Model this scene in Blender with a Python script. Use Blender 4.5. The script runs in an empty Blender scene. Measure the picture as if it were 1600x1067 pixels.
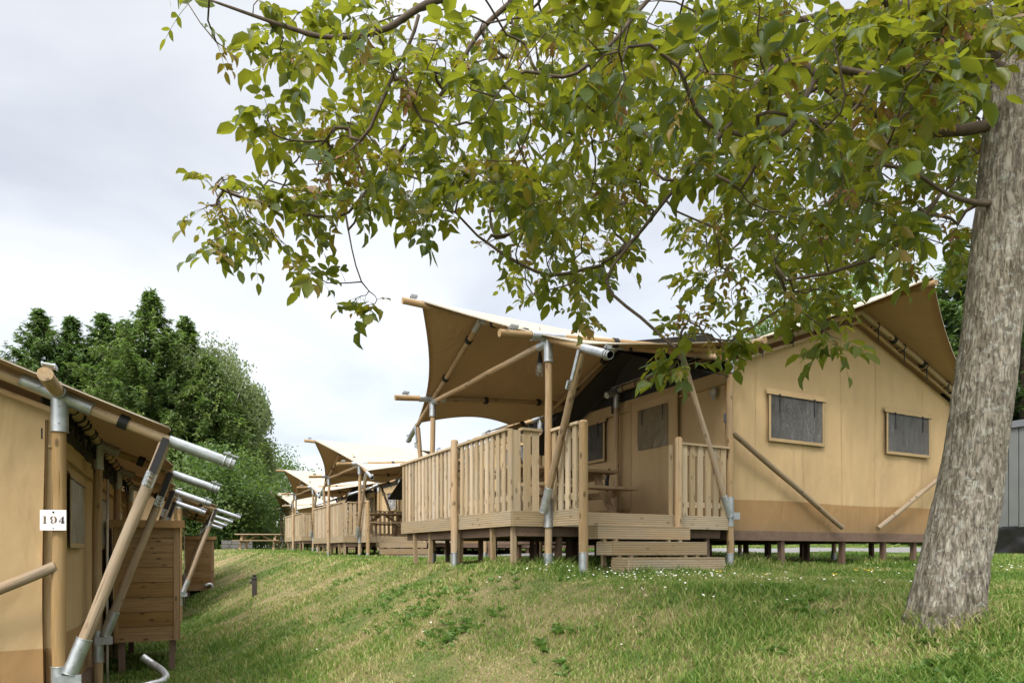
import bpy, math, random
import numpy as np
from mathutils import Vector, Matrix, noise as mn
R = math.radians
random.seed(7); rng = np.random.default_rng(7)
H = 1.5                                   # camera height above z=0
sc = bpy.context.scene
# ---------------------------------------------------------------- camera
cam_d = bpy.data.cameras.new('camera'); cam = bpy.data.objects.new('camera', cam_d)
sc.collection.objects.link(cam); sc.camera = cam
cam.location = (0, 0, H); cam.rotation_euler = (R(90), 0, 0)
cam_d.sensor_width = 36; cam_d.lens = 24.0; cam_d.shift_y = 0.2053
cam_d.clip_start = 0.05; cam_d.clip_end = 2000
sc.view_settings.view_transform = 'Standard'; sc.view_settings.look = 'None'
sc.view_settings.exposure = 0.40; sc.view_settings.gamma = 1
# ---------------------------------------------------------------- world: overcast sky
SUN_EL, SUN_ROT = R(48), R(205)
w = bpy.data.worlds.new('World'); sc.world = w; w.use_nodes = True
nt = w.node_tree; nt.nodes.clear()
def WN(t, **k):
    n = nt.nodes.new(t)
    for a, b in k.items(): setattr(n, a, b)
    return n
out = WN('ShaderNodeOutputWorld'); add = WN('ShaderNodeAddShader')
sky = WN('ShaderNodeTexSky', sky_type='NISHITA', sun_disc=False, sun_elevation=SUN_EL, sun_rotation=SUN_ROT)
b1 = WN('ShaderNodeBackground'); b1.inputs[1].default_value = 0.05
b2 = WN('ShaderNodeBackground')
geo = WN('ShaderNodeNewGeometry'); tc = WN('ShaderNodeTexCoord')
sep = WN('ShaderNodeSeparateXYZ'); nt.links.new(tc.outputs['Generated'], sep.inputs[0])
# clouds: project direction on a cloud plane
def math_n(op, a, b=None, c=None):
    n = WN('ShaderNodeMath', operation=op)
    for i, x in enumerate((a, b, c)):
        if x is None: continue
        if isinstance(x, (int, float)): n.inputs[i].default_value = x
        else: nt.links.new(x, n.inputs[i])
    return n.outputs[0]
zc = math_n('ADD', math_n('MAXIMUM', sep.outputs[2], 0.0), 0.22)
px = math_n('DIVIDE', sep.outputs[0], zc); py = math_n('DIVIDE', sep.outputs[1], zc)
cmb = WN('ShaderNodeCombineXYZ'); nt.links.new(px, cmb.inputs[0]); nt.links.new(py, cmb.inputs[1])
n1 = WN('ShaderNodeTexNoise'); n1.inputs['Scale'].default_value = 1.15; n1.inputs['Detail'].default_value = 6
n1.inputs['Roughness'].default_value = 0.5; n1.inputs['Distortion'].default_value = 0.3
mp = WN('ShaderNodeMapping'); mp.inputs['Location'].default_value = (3.3, 1.2, 0.4)
nt.links.new(cmb.outputs[0], mp.inputs[0]); nt.links.new(mp.outputs[0], n1.inputs['Vector'])
rp = WN('ShaderNodeValToRGB'); nt.links.new(n1.outputs[0], rp.inputs[0])
e = rp.color_ramp.elements
e[0].position = 0.34; e[0].color = (0.56, 0.56, 0.57, 1)
e[1].position = 0.62; e[1].color = (0.90, 0.89, 0.87, 1)
m_ = e.new(0.46); m_.color = (0.70, 0.70, 0.695, 1)
# overcast sky is brighter overhead
up = math_n('MULTIPLY_ADD', math_n('POWER', math_n('MAXIMUM', math_n('SUBTRACT', sep.outputs[2], 0.60), 0.0), 1.1), 9.0, 0.80)
# thin cloud around the hidden sun
sd = Vector((math.sin(SUN_ROT) * math.cos(SUN_EL), math.cos(SUN_ROT) * math.cos(SUN_EL), math.sin(SUN_EL)))
dt = WN('ShaderNodeVectorMath', operation='DOT_PRODUCT'); nt.links.new(tc.outputs['Generated'], dt.inputs[0]); dt.inputs[1].default_value = sd
glow = math_n('MULTIPLY', math_n('POWER', math_n('MAXIMUM', dt.outputs['Value'], 0.0), 3.0), 2.2)
st = math_n('ADD', up, glow)
nt.links.new(rp.outputs[0], b2.inputs[0]); nt.links.new(st, b2.inputs[1])
nt.links.new(sky.outputs[0], b1.inputs[0])
nt.links.new(b1.outputs[0], add.inputs[0]); nt.links.new(b2.outputs[0], add.inputs[1]); nt.links.new(add.outputs[0], out.inputs[0])
sd_l = bpy.data.lights.new('sun', 'SUN'); sd_l.energy = 1.9; sd_l.angle = R(14); sd_l.color = (1.0, 0.95, 0.87)
sun = bpy.data.objects.new('sun', sd_l); sc.collection.objects.link(sun)
sun.rotation_euler = (-sd).to_track_quat('-Z', 'Y').to_euler()

# ---------------------------------------------------------------- helpers
COL = sc.collection
def P(u, v, Y): return Vector(((u - 800) / 1067 * Y, Y, H + (862 - v) / 1067 * Y))
def tag(o, label=None, cat=None, group=None, kind=None):
    if label: o['label'] = label
    if cat: o['category'] = cat
    if group: o['group'] = group
    if kind: o['kind'] = kind
    return o
def empty(name, loc, rz=0, **k):
    o = bpy.data.objects.new(name, None); COL.objects.link(o); o.location = loc; o.rotation_euler = (0, 0, rz)
    o.empty_display_size = .2
    return tag(o, **k)
def copy_tree(o, parent=None):
    c = o.copy(); COL.objects.link(c); c.parent = parent
    for ch in list(o.children): copy_tree(ch, c)
    return c
class MB:
    def __init__(s): s.v = []; s.f = []; s.w = []; s.t = []; s.m = []; s.sm = []
    def add(s, vs, fs, wc=None, tone=None, m=0, smooth=False):
        b = len(s.v); s.v += [tuple(x) for x in vs]
        if wc is None: wc = vs
        s.w += [tuple(x) for x in wc]
        if tone is None: tone = random.random()
        s.t += [tone] * len(vs)
        for f in fs: s.f.append([b + i for i in f]); s.m.append(m); s.sm.append(smooth)
    def box(s, a, b, tone=None, m=0, ax=None):
        a, b = Vector(a), Vector(b); lo = Vector(map(min, a, b)); hi = Vector(map(max, a, b)); d = hi - lo
        vs = [(x, y, z) for x in (lo.x, hi.x) for y in (lo.y, hi.y) for z in (lo.z, hi.z)]
        fs = [(0, 1, 3, 2), (4, 6, 7, 5), (0, 4, 5, 1), (2, 3, 7, 6), (0, 2, 6, 4), (1, 5, 7, 3)]
        if ax is None: ax = max(range(3), key=lambda i: d[i])
        o = Vector((random.random() * 9, random.random() * 9, random.random() * 9))
        oth = [i for i in range(3) if i != ax]
        wc = [(p[oth[0]] + o.x, p[oth[1]] + o.y, p[ax] + o.z) for p in vs]
        s.add(vs, fs, wc, tone, m)
    def beam(s, p0, p1, w, h, up=(0, 0, 1), tone=None, m=0, cap=None):
        p0, p1 = Vector(p0), Vector(p1); z = (p1 - p0); L = z.length; z.normalize(); up = Vector(up)
        x = z.cross(up).normalized(); y = x.cross(z)
        vs = []; wc = []; o = Vector((random.random() * 9, random.random() * 9, random.random() * 9))
        for k, p in ((0, p0), (L, p1)):
            for a, b in ((-1, -1), (1, -1), (1, 1), (-1, 1)):
                vs.append(p + x * a * w / 2 + y * b * h / 2); wc.append((a * w / 2 + o.x, b * h / 2 + o.y, k + o.z))
        s.add(vs, [(3, 2, 1, 0), (4, 5, 6, 7), (0, 1, 5, 4), (1, 2, 6, 5), (2, 3, 7, 6), (3, 0, 4, 7)], wc, tone, m)
    def cyl(s, p0, p1, r0, r1=None, n=14, seg=0.0, bump=0.0, tone=None, m=0, caps=True, smooth=True):
        p0, p1 = Vector(p0), Vector(p1); r1 = r0 if r1 is None else r1
        z = p1 - p0; L = z.length; z.normalize()
        x = z.cross(Vector((0.3, 0.9, 0.11))).normalized(); y = z.cross(x)
        k = max(1, int(L / seg)) if seg else 1
        o = Vector((random.random() * 9, random.random() * 9, random.random() * 9)); vs = []; wc = []; fs = []
        for i in range(k + 1):
            t = i / k; c = p0.lerp(p1, t); r = r0 + (r1 - r0) * t
            if bump and 0 < i < k:
                c = c + x * mn.noise(Vector((o.x, o.y, t * L * 1.1))) * bump * 2 + y * mn.noise(Vector((o.z, o.y, t * L * 1.1))) * bump * 2
            for j in range(n):
                a = 2 * math.pi * j / n
                rr = r
                if bump: rr = r * (1 + .05 * mn.noise(Vector((math.cos(a) * 1.2 + o.x, math.sin(a) * 1.2, t * L * 3 + o.y))) * min(1, bump * 200))
                vs.append(c + x * math.cos(a) * rr + y * math.sin(a) * rr)
                wc.append((math.cos(a) * r + o.x, math.sin(a) * r + o.y, t * L + o.z))
        for i in range(k):
            for j in range(n):
                j2 = (j + 1) % n
                fs.append((i * n + j, i * n + j2, (i + 1) * n + j2, (i + 1) * n + j))
        tone = random.random() if tone is None else tone
        s.add(vs, fs, wc, tone, m, smooth)
        if caps:
            for i, rev in ((0, True), (k, False)):
                ring = vs[i * n:(i + 1) * n]; w_ = wc[i * n:(i + 1) * n]
                s.add(ring, [tuple(range(n))[::-1] if rev else tuple(range(n))], w_, tone, m)
    def tube(s, pts, r, n=8, tone=None, m=0):
        pts = [Vector(p) for p in pts]; vs = []; fs = []; wc = []; L = 0; x = None
        rr = r if isinstance(r, (list, tuple)) else [r] * len(pts)
        for i, p in enumerate(pts):
            d = (pts[min(i + 1, len(pts) - 1)] - pts[max(i - 1, 0)]).normalized()
            if x is None: x = d.cross(Vector((.21, .93, .3))).normalized()
            x = (x - d * x.dot(d)).normalized(); y = d.cross(x)
            if i: L += (p - pts[i - 1]).length
            for j in range(n):
                a = 2 * math.pi * j / n
                vs.append(p + (x * math.cos(a) + y * math.sin(a)) * rr[i]); wc.append((math.cos(a) * rr[i], math.sin(a) * rr[i], L))
        for i in range(len(pts) - 1):
            for j in range(n):
                j2 = (j + 1) % n; fs.append((i * n + j, i * n + j2, (i + 1) * n + j2, (i + 1) * n + j))
        fs.append(tuple(range(n))[::-1]); fs.append(tuple(range((len(pts) - 1) * n, len(pts) * n)))
        s.add(vs, fs, wc, tone, m, True)
    def torus(s, c, ax, R0, r, n=16, k=6, tone=0, m=0):
        c = Vector(c); z = Vector(ax).normalized(); x = z.cross(Vector((.3, .9, .11))).normalized(); y = z.cross(x); vs = []; fs = []
        for i in range(n):
            a = 2 * math.pi * i / n; d = x * math.cos(a) + y * math.sin(a)
            for j in range(k):
                b = 2 * math.pi * j / k; vs.append(c + d * (R0 + r * math.cos(b)) + z * r * math.sin(b))
        for i in range(n):
            for j in range(k):
                fs.append((i * k + j, ((i + 1) % n) * k + j, ((i + 1) % n) * k + (j + 1) % k, i * k + (j + 1) % k))
        s.add(vs, fs, None, tone, m, True)
    def build(s, name, mats, parent=None, label=None):
        if not isinstance(mats, (list, tuple)): mats = [mats]
        me = bpy.data.meshes.new(name); me.from_pydata(s.v, [], s.f)
        for mt in mats: me.materials.append(mt)
        me.polygons.foreach_set('material_index', s.m); me.polygons.foreach_set('use_smooth', s.sm)
        a = me.attributes.new('wc', 'FLOAT_VECTOR', 'POINT'); a.data.foreach_set('vector', np.array(s.w, dtype=np.float32).ravel())
        a = me.attributes.new('tone', 'FLOAT', 'POINT'); a.data.foreach_set('value', np.array(s.t, dtype=np.float32))
        me.update()
        o = bpy.data.objects.new(name, me); COL.objects.link(o); o.parent = parent
        if label: o['label'] = label
        return o
def np_mesh(name, V, F, mats, tone=None, parent=None, smooth=True, midx=None, k=None):
    """V (n,3) float, F (m,k) int"""
    me = bpy.data.meshes.new(name); V = np.asarray(V, np.float32); F = np.asarray(F, np.int32)
    me.vertices.add(len(V)); me.vertices.foreach_set('co', V.ravel())
    me.loops.add(F.size); me.loops.foreach_set('vertex_index', F.ravel())
    me.polygons.add(len(F)); me.polygons.foreach_set('loop_start', np.arange(0, F.size, F.shape[1], dtype=np.int32))
    me.update(calc_edges=True)
    if not isinstance(mats, (list, tuple)): mats = [mats]
    for mt in mats: me.materials.append(mt)
    me.polygons.foreach_set('use_smooth', np.full(len(F), smooth))
    if midx is not None: me.polygons.foreach_set('material_index', np.asarray(midx, np.int32))
    if tone is not None:
        a = me.attributes.new('tone', 'FLOAT', 'POINT'); a.data.foreach_set('value', np.asarray(tone, np.float32))
    me.update()
    o = bpy.data.objects.new(name, me); COL.objects.link(o); o.parent = parent
    return o
# ---------------------------------------------------------------- materials
class NT:
    def __init__(s, name):
        s.mat = bpy.data.materials.new(name); s.mat.use_nodes = True; s.t = s.mat.node_tree
        s.bs = s.t.nodes['Principled BSDF']; s.out = s.t.nodes['Material Output']
    def n(s, typ, _in=None, **k):
        n = s.t.nodes.new(typ)
        for a, b in k.items(): setattr(n, a, b)
        for a, b in (_in or {}).items():
            if isinstance(b, bpy.types.NodeSocket): s.t.links.new(b, n.inputs[a])
            else: n.inputs[a].default_value = b
        return n
    def link(s, a, b): s.t.links.new(a, b)
    def math(s, op, a, b=0.0, c=0.0):
        return s.n('ShaderNodeMath', {0: a, 1: b, 2: c}, operation=op).outputs[0]
    def noise(s, vec, scale, detail=4, rough=.55, dist=0):
        return s.n('ShaderNodeTexNoise', {'Vector': vec, 'Scale': scale, 'Detail': detail, 'Roughness': rough, 'Distortion': dist}).outputs[0]
    def ramp(s, fac, stops):
        r = s.n('ShaderNodeValToRGB', {0: fac}); e = r.color_ramp.elements
        def c4(c): return (c, c, c, 1) if isinstance(c, (int, float)) else (*c, 1)
        e[0].position = stops[0][0]; e[0].color = c4(stops[0][1]); e[1].position = stops[-1][0]; e[1].color = c4(stops[-1][1])
        for p, c in stops[1:-1]: q = e.new(p); q.color = c4(c)
        return r.outputs[0]
    def mix(s, fac, a, b, blend='MIX'):
        n = s.t.nodes.new('ShaderNodeMix'); n.data_type = 'RGBA'; n.blend_type = blend
        for i, x in ((0, fac), (6, a), (7, b)):
            if isinstance(x, bpy.types.NodeSocket): s.t.links.new(x, n.inputs[i])
            elif isinstance(x, (tuple, list)): n.inputs[i].default_value = (*x, 1) if len(x) == 3 else x
            else: n.inputs[i].default_value = x
        return n.outputs[2]
    def map(s, vec, scale=(1, 1, 1), loc=(0, 0, 0), rot=(0, 0, 0)):
        return s.n('ShaderNodeMapping', {'Vector': vec, 'Scale': scale, 'Location': loc, 'Rotation': rot}).outputs[0]
    def attr(s, name, vec=False):
        n = s.n('ShaderNodeAttribute', attribute_name=name); return n.outputs['Vector'] if vec else n.outputs['Fac']
    def bump(s, h, strength=.4, dist=.01):
        s.link(s.n('ShaderNodeBump', {'Height': h, 'Strength': strength, 'Distance': dist}).outputs[0], s.bs.inputs['Normal'])
    def base(s, c, rough=.7, metal=0, spec=.5):
        if isinstance(c, bpy.types.NodeSocket): s.link(c, s.bs.inputs['Base Color'])
        else: s.bs.inputs['Base Color'].default_value = (*c, 1)
        if isinstance(rough, bpy.types.NodeSocket): s.link(rough, s.bs.inputs['Roughness'])
        else: s.bs.inputs['Roughness'].default_value = rough
        s.bs.inputs['Metallic'].default_value = metal; s.bs.inputs['Specular IOR Level'].default_value = spec
def M_wood(name, dark, light, grey=None, groove=0, knots=1.0, tone=.35, crack=0.5):
    m = NT(name); wc = m.attr('wc', True); tn = m.attr('tone')
    g = m.noise(m.map(wc, (52, 52, 2.4)), 1, 6, .68, .8)
    g2 = m.noise(m.map(wc, (7, 7, .9)), 1, 3)
    c = m.ramp(g, [(.3, dark), (.55, tuple((a + b) / 2 for a, b in zip(dark, light))), (.75, light)])
    c = m.mix(m.ramp(g2, [(.35, 0.0), (.7, 1.0)]), c, m.mix(.55, c, light))
    if grey: c = m.mix(m.ramp(m.noise(m.map(wc, (5, 5, 1.3), (3, 1, 7)), 1, 4), [(.42, 0.0), (.68, .75)]), c, grey)
    kd = m.n('ShaderNodeTexVoronoi', {'Vector': m.map(wc, (11, 11, 5.0)), 'Scale': 1.0}).outputs['Distance']
    c = m.mix(m.math('MULTIPLY', m.ramp(kd, [(.10, 1.0), (.17, .35), (.22, 0.0)]), .75 * knots), c, tuple(x * .33 for x in dark))
    cr = m.ramp(m.noise(m.map(wc, (60, 60, 1.1), (5, 5, 2)), 1, 2), [(.30, 1.0), (.345, 0.0)])
    c = m.mix(m.math('MULTIPLY', cr, crack), c, tuple(x * .3 for x in dark))
    hs = m.n('ShaderNodeHueSaturation', {'Color': c, 'Value': m.math('MULTIPLY_ADD', tn, tone, 1 - tone / 2), 'Saturation': m.math('MULTIPLY_ADD', tn, -.25, 1.1)})
    c = hs.outputs[0]
    h = m.math('SUBTRACT', g, m.math('MULTIPLY', cr, .6))
    if groove:
        sp = m.n('ShaderNodeSeparateXYZ', {0: m.n('ShaderNodeTexCoord').outputs['Object']}).outputs[2]
        fr = m.math('FRACT', m.math('MULTIPLY', sp, groove)); gv = m.math('LESS_THAN', fr, .28)
        c = m.mix(m.math('MULTIPLY', gv, .55), c, tuple(x * .35 for x in dark)); h = m.math('SUBTRACT', h, m.math('MULTIPLY', gv, 1.5))
    m.base(c, .78, spec=.3); m.bump(h, .5, .004); return m.mat
def M_canvas(name, col, trans=.3, dirt=.12, tr_col=None, rough=.85, streak=False):
    m = NT(name); tcn = m.n('ShaderNodeTexCoord').outputs['Object']
    big = m.noise(tcn, .9, 4, .6); ver = m.noise(m.map(tcn, (1.2, 1.2, .5)), 1.4, 3)
    fine = m.noise(tcn, 160, 2)
    f = m.math('ADD', m.math('MULTIPLY', big, .5), m.math('MULTIPLY', ver, .5))
    c = m.mix(m.ramp(f, [(.35, 0.0), (.65, 1.0)]), tuple(x * (1 - dirt) for x in col), tuple(min(1, x * (1 + dirt * .6)) for x in col))
    c = m.mix(m.ramp(fine, [(.4, 0.0), (.6, .10)]), c, tuple(x * .7 for x in col))
    st = m.ramp(m.noise(tcn, 3.5, 6, .7), [(.60, 0.0), (.75, .22)]); c = m.mix(st, c, tuple(x * .55 for x in col))
    if streak:
        sv = m.ramp(m.noise(m.map(tcn, (1.5, 1.5, .5)), 1.5, 6, .7), [(.50, 0.0), (.75, .20)]); c = m.mix(sv, c, tuple(x * .62 for x in col))
        zz_ = m.n('ShaderNodeSeparateXYZ', {0: tcn}).outputs[2]
        mud = m.math('MULTIPLY', m.ramp(m.math('ADD', zz_, m.math('MULTIPLY', m.noise(tcn, 7, 6, .75), .5)), [(.62, .75), (.95, .12), (1.0, 0.0)]), .8)
        c = m.mix(mud, c, (.20, .145, .085))
    m.base(c, rough, spec=.2)
    h = m.math('ADD', m.math('MULTIPLY', m.noise(m.map(tcn, (1, 1, .45)), 2.2, 3, .5, .8), 1.0), m.math('MULTIPLY', fine, .03))
    if streak: h = m.math('ADD', h, m.math('MULTIPLY', m.noise(m.map(tcn, (1.0, 1.0, .28), rot=(0, .25, 0)), 2.6, 1, .4, .6), .45))
    m.bump(h, .6, (.085 if streak else .07))
    if trans:
        tr = m.n('ShaderNodeBsdfTranslucent', {'Color': (*(tr_col or col), 1)})
        mx = m.n('ShaderNodeMixShader', {0: trans, 1: m.bs.outputs[0], 2: tr.outputs[0]}); m.link(mx.outputs[0], m.out.inputs[0])
    return m.mat
def M_flat(name, col, rough=.6, metal=0, var=.25, scale=6, spec=.4, bump=0):
    m = NT(name); tcn = m.n('ShaderNodeTexCoord').outputs['Object']; n = m.noise(tcn, scale, 5, .65)
    c = m.mix(m.ramp(n, [(.3, 0.0), (.7, 1.0)]), tuple(x * (1 - var) for x in col), tuple(min(1, x * (1 + var)) for x in col))
    m.base(c, m.math('MULTIPLY_ADD', n, .25, rough - .12), metal, spec)
    if bump: m.bump(n, bump, .01)
    return m.mat
def M_leaf(name, stops, trans=.45, rough=.5, tcol=(.55, .62, .06), spec=.4, veins=False):
    m = NT(name); tn = m.attr('tone'); c = m.ramp(tn, stops)
    nz = m.noise(m.n('ShaderNodeTexCoord').outputs['Object'], 30, 2)
    c = m.mix(m.ramp(nz, [(.35, 0.0), (.7, .3)]), c, m.mix(.5, c, (.02, .05, .01)))
    m.base(c, rough, spec=spec)
    tr = m.n('ShaderNodeBsdfTranslucent', {'Color': m.mix(.55, c, tcol)})
    mx = m.n('ShaderNodeMixShader', {0: trans, 1: m.bs.outputs[0], 2: tr.outputs[0]}); m.link(mx.outputs[0], m.out.inputs[0])
    return m.mat
W_pole = M_wood('pole_wood', (.21, .125, .055), (.48, .325, .165), grey=(.30, .235, .16), knots=1, crack=.8)
W_weather = M_wood('weathered_pole_wood', (.17, .11, .06), (.40, .29, .175), grey=(.27, .22, .16), crack=.9)
W_slat = M_wood('slat_wood', (.29, .205, .115), (.53, .405, .25), grey=(.36, .30, .22), knots=.9, tone=.55, crack=.35)
W_deckb = M_wood('ribbed_board_wood', (.30, .21, .11), (.48, .375, .24), grey=(.33, .28, .20), groove=38, knots=.7, tone=.4, crack=.2)
W_pile = M_wood('pile_wood', (.10, .06, .04), (.20, .13, .09), knots=.4)
W_box = M_wood('box_wood', (.16, .09, .035), (.36, .22, .09), knots=1, tone=.35, crack=.3)
W_table = M_wood('table_wood', (.22, .15, .085), (.38, .28, .165), knots=.6)
C_wall = M_canvas('wall_canvas', (.49, .345, .182), trans=.0, streak=True)
C_porch = M_canvas('porch_canvas', (.46, .33, .18), trans=.0, streak=True)
C_band = M_canvas('band_canvas', (.34, .205, .09), trans=.0, streak=True)
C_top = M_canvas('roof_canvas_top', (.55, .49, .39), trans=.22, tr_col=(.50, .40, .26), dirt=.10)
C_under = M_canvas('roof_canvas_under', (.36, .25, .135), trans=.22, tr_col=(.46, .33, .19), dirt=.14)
C_dark = M_flat('dark_lining_and_shade', (.028, .026, .026), .9, var=.1)  # valley lining cloth, and the painted shade strips behind the eave beams
C_strip = M_canvas('flap_canvas', (.41, .288, .15), trans=0)
K_seam = M_flat('seam_thread', (.40, .28, .135), .9)
K_black = M_flat('black_webbing', (.012, .012, .013), .6)
K_metal = M_flat('galvanised_steel', (.40, .42, .43), .45, .75, var=.22, scale=14, bump=.1)
K_white = M_flat('white_sign_plastic', (.78, .76, .77), .45, var=.04)
K_ink = M_flat('brown_digit_ink', (.13, .085, .05), .7, var=.4)
K_glass = M_flat('lamp_glass', (.5, .5, .48), .15)
def M_pane(name, col, br, gf=.13, bd=.12):
    m = NT(name); tcn = m.n('ShaderNodeTexCoord').outputs['Object']
    w1 = m.noise(m.map(tcn, (1, 1, .8), rot=(.2, .5, .4)), 3.2, 3, .5, 1.2)
    w2 = m.noise(m.map(tcn, (3, 3, .8), rot=(0, .3, .2)), 9, 4, .6, 2.5)
    ridge = m.math('SUBTRACT', 1.0, m.math('ABSOLUTE', m.math('MULTIPLY_ADD', w2, 2.0, -1.0)))
    c = m.mix(m.ramp(w1, [(.35, 0.0), (.75, 1.0)]), col, tuple(min(1, x * 1.25 + .01) for x in col))
    m.base(c, .2, spec=.8)
    bp = m.n('ShaderNodeBump', {'Height': m.math('ADD', w1, m.math('MULTIPLY', m.math('POWER', ridge, 5.0), 1.4)), 'Strength': br, 'Distance': bd}).outputs[0]
    m.link(bp, m.bs.inputs['Normal'])
    gl = m.n('ShaderNodeBsdfGlossy', {'Roughness': .06, 'Normal': bp}); mx = m.n('ShaderNodeMixShader', {0: gf, 1: m.bs.outputs[0], 2: gl.outputs[0]}); m.link(mx.outputs[0], m.out.inputs[0])
    return m.mat
K_pane = M_pane('window_film', (.085, .083, .083), .7, .12)
K_pane2 = M_pane('crinkled_window_film', (.42, .315, .19), .9, .30, .035)
# ---------------------------------------------------------------- terrain
TA, TB = R(28.2), R(25.82)
CA, SA = math.cos(TA), math.sin(TA)
def st(x, y): return (x - .41) * CA + (y - 7.7) * SA, -(x - .41) * SA + (y - 7.7) * CA
def sst(x): x = np.clip(x, 0, 1); return x * x * (3 - 2 * x)
def ground(x, y):
    x = np.asarray(x, float); y = np.asarray(y, float)
    s, t = st(x, y)
    sc_ = .35 + (-.95) * sst((t + 4.5) / 3.5); wd = 3.7 - .8 * sst((t + 4.5) / 3.5)
    f = (s - (sc_ - wd)) / wd
    f = np.clip(f, -.2, 1.2); f = np.where(f < .15, np.maximum(f, 0) ** 2 / .3 + 0, f - .075); f = np.minimum(f / .925, 1)
    f = np.where(f > .85, 1 - np.maximum(1 - f, 0) ** 2 / .3 * 1.0 - .0 * f, f) if False else f
    f = f - .04 * np.exp(-((f - 1) / .12) ** 2)
    low = -1.48 + 1.45 * sst((y - 17) / 15.0) * sst((-x + 4) / 4)
    hi = -.15 + .012 * np.maximum(y - 12, 0) * (1 + 1.3 * sst(x / 8)) - .08 * sst((-t - .1) / 1.0)
    hi = np.minimum(hi, .35 + 1.1 * sst(x / 8))
    z = low + (hi - low) * f
    lump = .035 * np.sin(x * 1.7 + y * .6 + .5) * np.sin(y * 1.3 - x * .4) + .018 * np.sin(x * 4.1 + 1.3 * np.sin(y * 2.1)) * np.sin(y * 3.7 + x * .9) + .008 * np.sin(x * 9 + y * 5) * np.sin(y * 11 - x * 3)
    amp = .35 + .9 * np.exp(-((f - .5) / .35) ** 2)
    return H + z + lump * amp
def gz(x, y): return float(ground(x, y))
def axis(a, b, n, c, p=2.2):
    u = np.linspace(-1, 1, n); k = np.sign(u) * np.abs(u) ** p
    return np.where(k < 0, c + (c - a) * k, c + (b - c) * k)
xs = axis(-300, 300, 420, 0, 3.0); ys = axis(-60, 500, 420, 4.5, 3.0)
X, Y = np.meshgrid(xs, ys); Z = ground(X, Y)
def grid_faces(n, m):
    i = np.arange(n * m).reshape(n, m)
    return np.stack([i[:-1, :-1], i[:-1, 1:], i[1:, 1:], i[1:, :-1]], -1).reshape(-1, 4)
def M_grass(name, blades):
    m = NT(name); pos = m.n('ShaderNodeNewGeometry').outputs['Position']
    a = m.noise(m.map(pos, (1, 1, .2)), .55, 5, .62, .4); b = m.noise(m.map(pos, (1, 1, .2), (9, 3, 0)), 2.6, 4, .6)
    s_ = m.math('ADD', m.math('MULTIPLY', a, .62), m.math('MULTIPLY', b, .38))
    # the dry bank faces the low path; the hollow at its foot is lush
    sx = m.n('ShaderNodeSeparateXYZ', {0: pos})
    q = m.math('ADD', m.math('MULTIPLY', m.math('SUBTRACT', sx.outputs[0], .41), CA), m.math('MULTIPLY', m.math('SUBTRACT', sx.outputs[1], 7.7), SA))
    bank = m.ramp(m.math('MULTIPLY_ADD', q, .12, .62), [(.10, -.0), (.24, .0), (.36, .085), (.55, .07), (.68, 0.0)])
    s2 = m.math('ADD', s_, bank)
    if blades:
        s2 = m.math('ADD', s2, m.math('MULTIPLY_ADD', m.attr('tone'), .26, -.142))
        c = m.ramp(s2, [(.34, (.075, .165, .022)), (.46, (.14, .24, .035)), (.54, (.22, .30, .06)), (.62, (.36, .36, .13)), (.76, (.52, .43, .24))])
        tr = m.n('ShaderNodeBsdfTranslucent', {'Color': c}); m.base(c, .55, spec=.35)
        mx = m.n('ShaderNodeMixShader', {0: .38, 1: m.bs.outputs[0], 2: tr.outputs[0]}); m.link(mx.outputs[0], m.out.inputs[0])
    else:
        f = m.noise(pos, 60, 4, .7)
        c = m.ramp(s2, [(.36, (.05, .10, .02)), (.50, (.09, .13, .035)), (.58, (.18, .165, .07)), (.68, (.28, .22, .12)), (.80, (.27, .19, .12))])
        c = m.mix(m.ramp(f, [(.4, 0.0), (.62, .6)]), c, (.10, .075, .04)); m.base(c, .95, spec=.1); m.bump(f, .6, .02)
    return m.mat
tag(np_mesh('ground', np.stack([X, Y, Z], -1).reshape(-1, 3), grid_faces(len(ys), len(xs)), M_grass('soil_and_turf', False)), kind='structure')
# gravel road behind the near tent
gx = np.linspace(-3, 60, 120); gv = np.linspace(0, 1, 10)
GX, GV = np.meshgrid(gx, gv); GY = 17.5 + GX * .12 + GV * 5.2
m = NT('gravel'); pos = m.n('ShaderNodeNewGeometry').outputs['Position']; f = m.noise(pos, 28, 6, .8)
m.base(m.ramp(f, [(.35, (.13, .127, .12)), (.65, (.27, .265, .255))]), .95, spec=.1); m.bump(f, .8, .02)
tag(np_mesh('gravel_road', np.stack([GX, GY, ground(GX, GY) + .03], -1).reshape(-1, 3), grid_faces(10, 120), m.mat), kind='structure')

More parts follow.
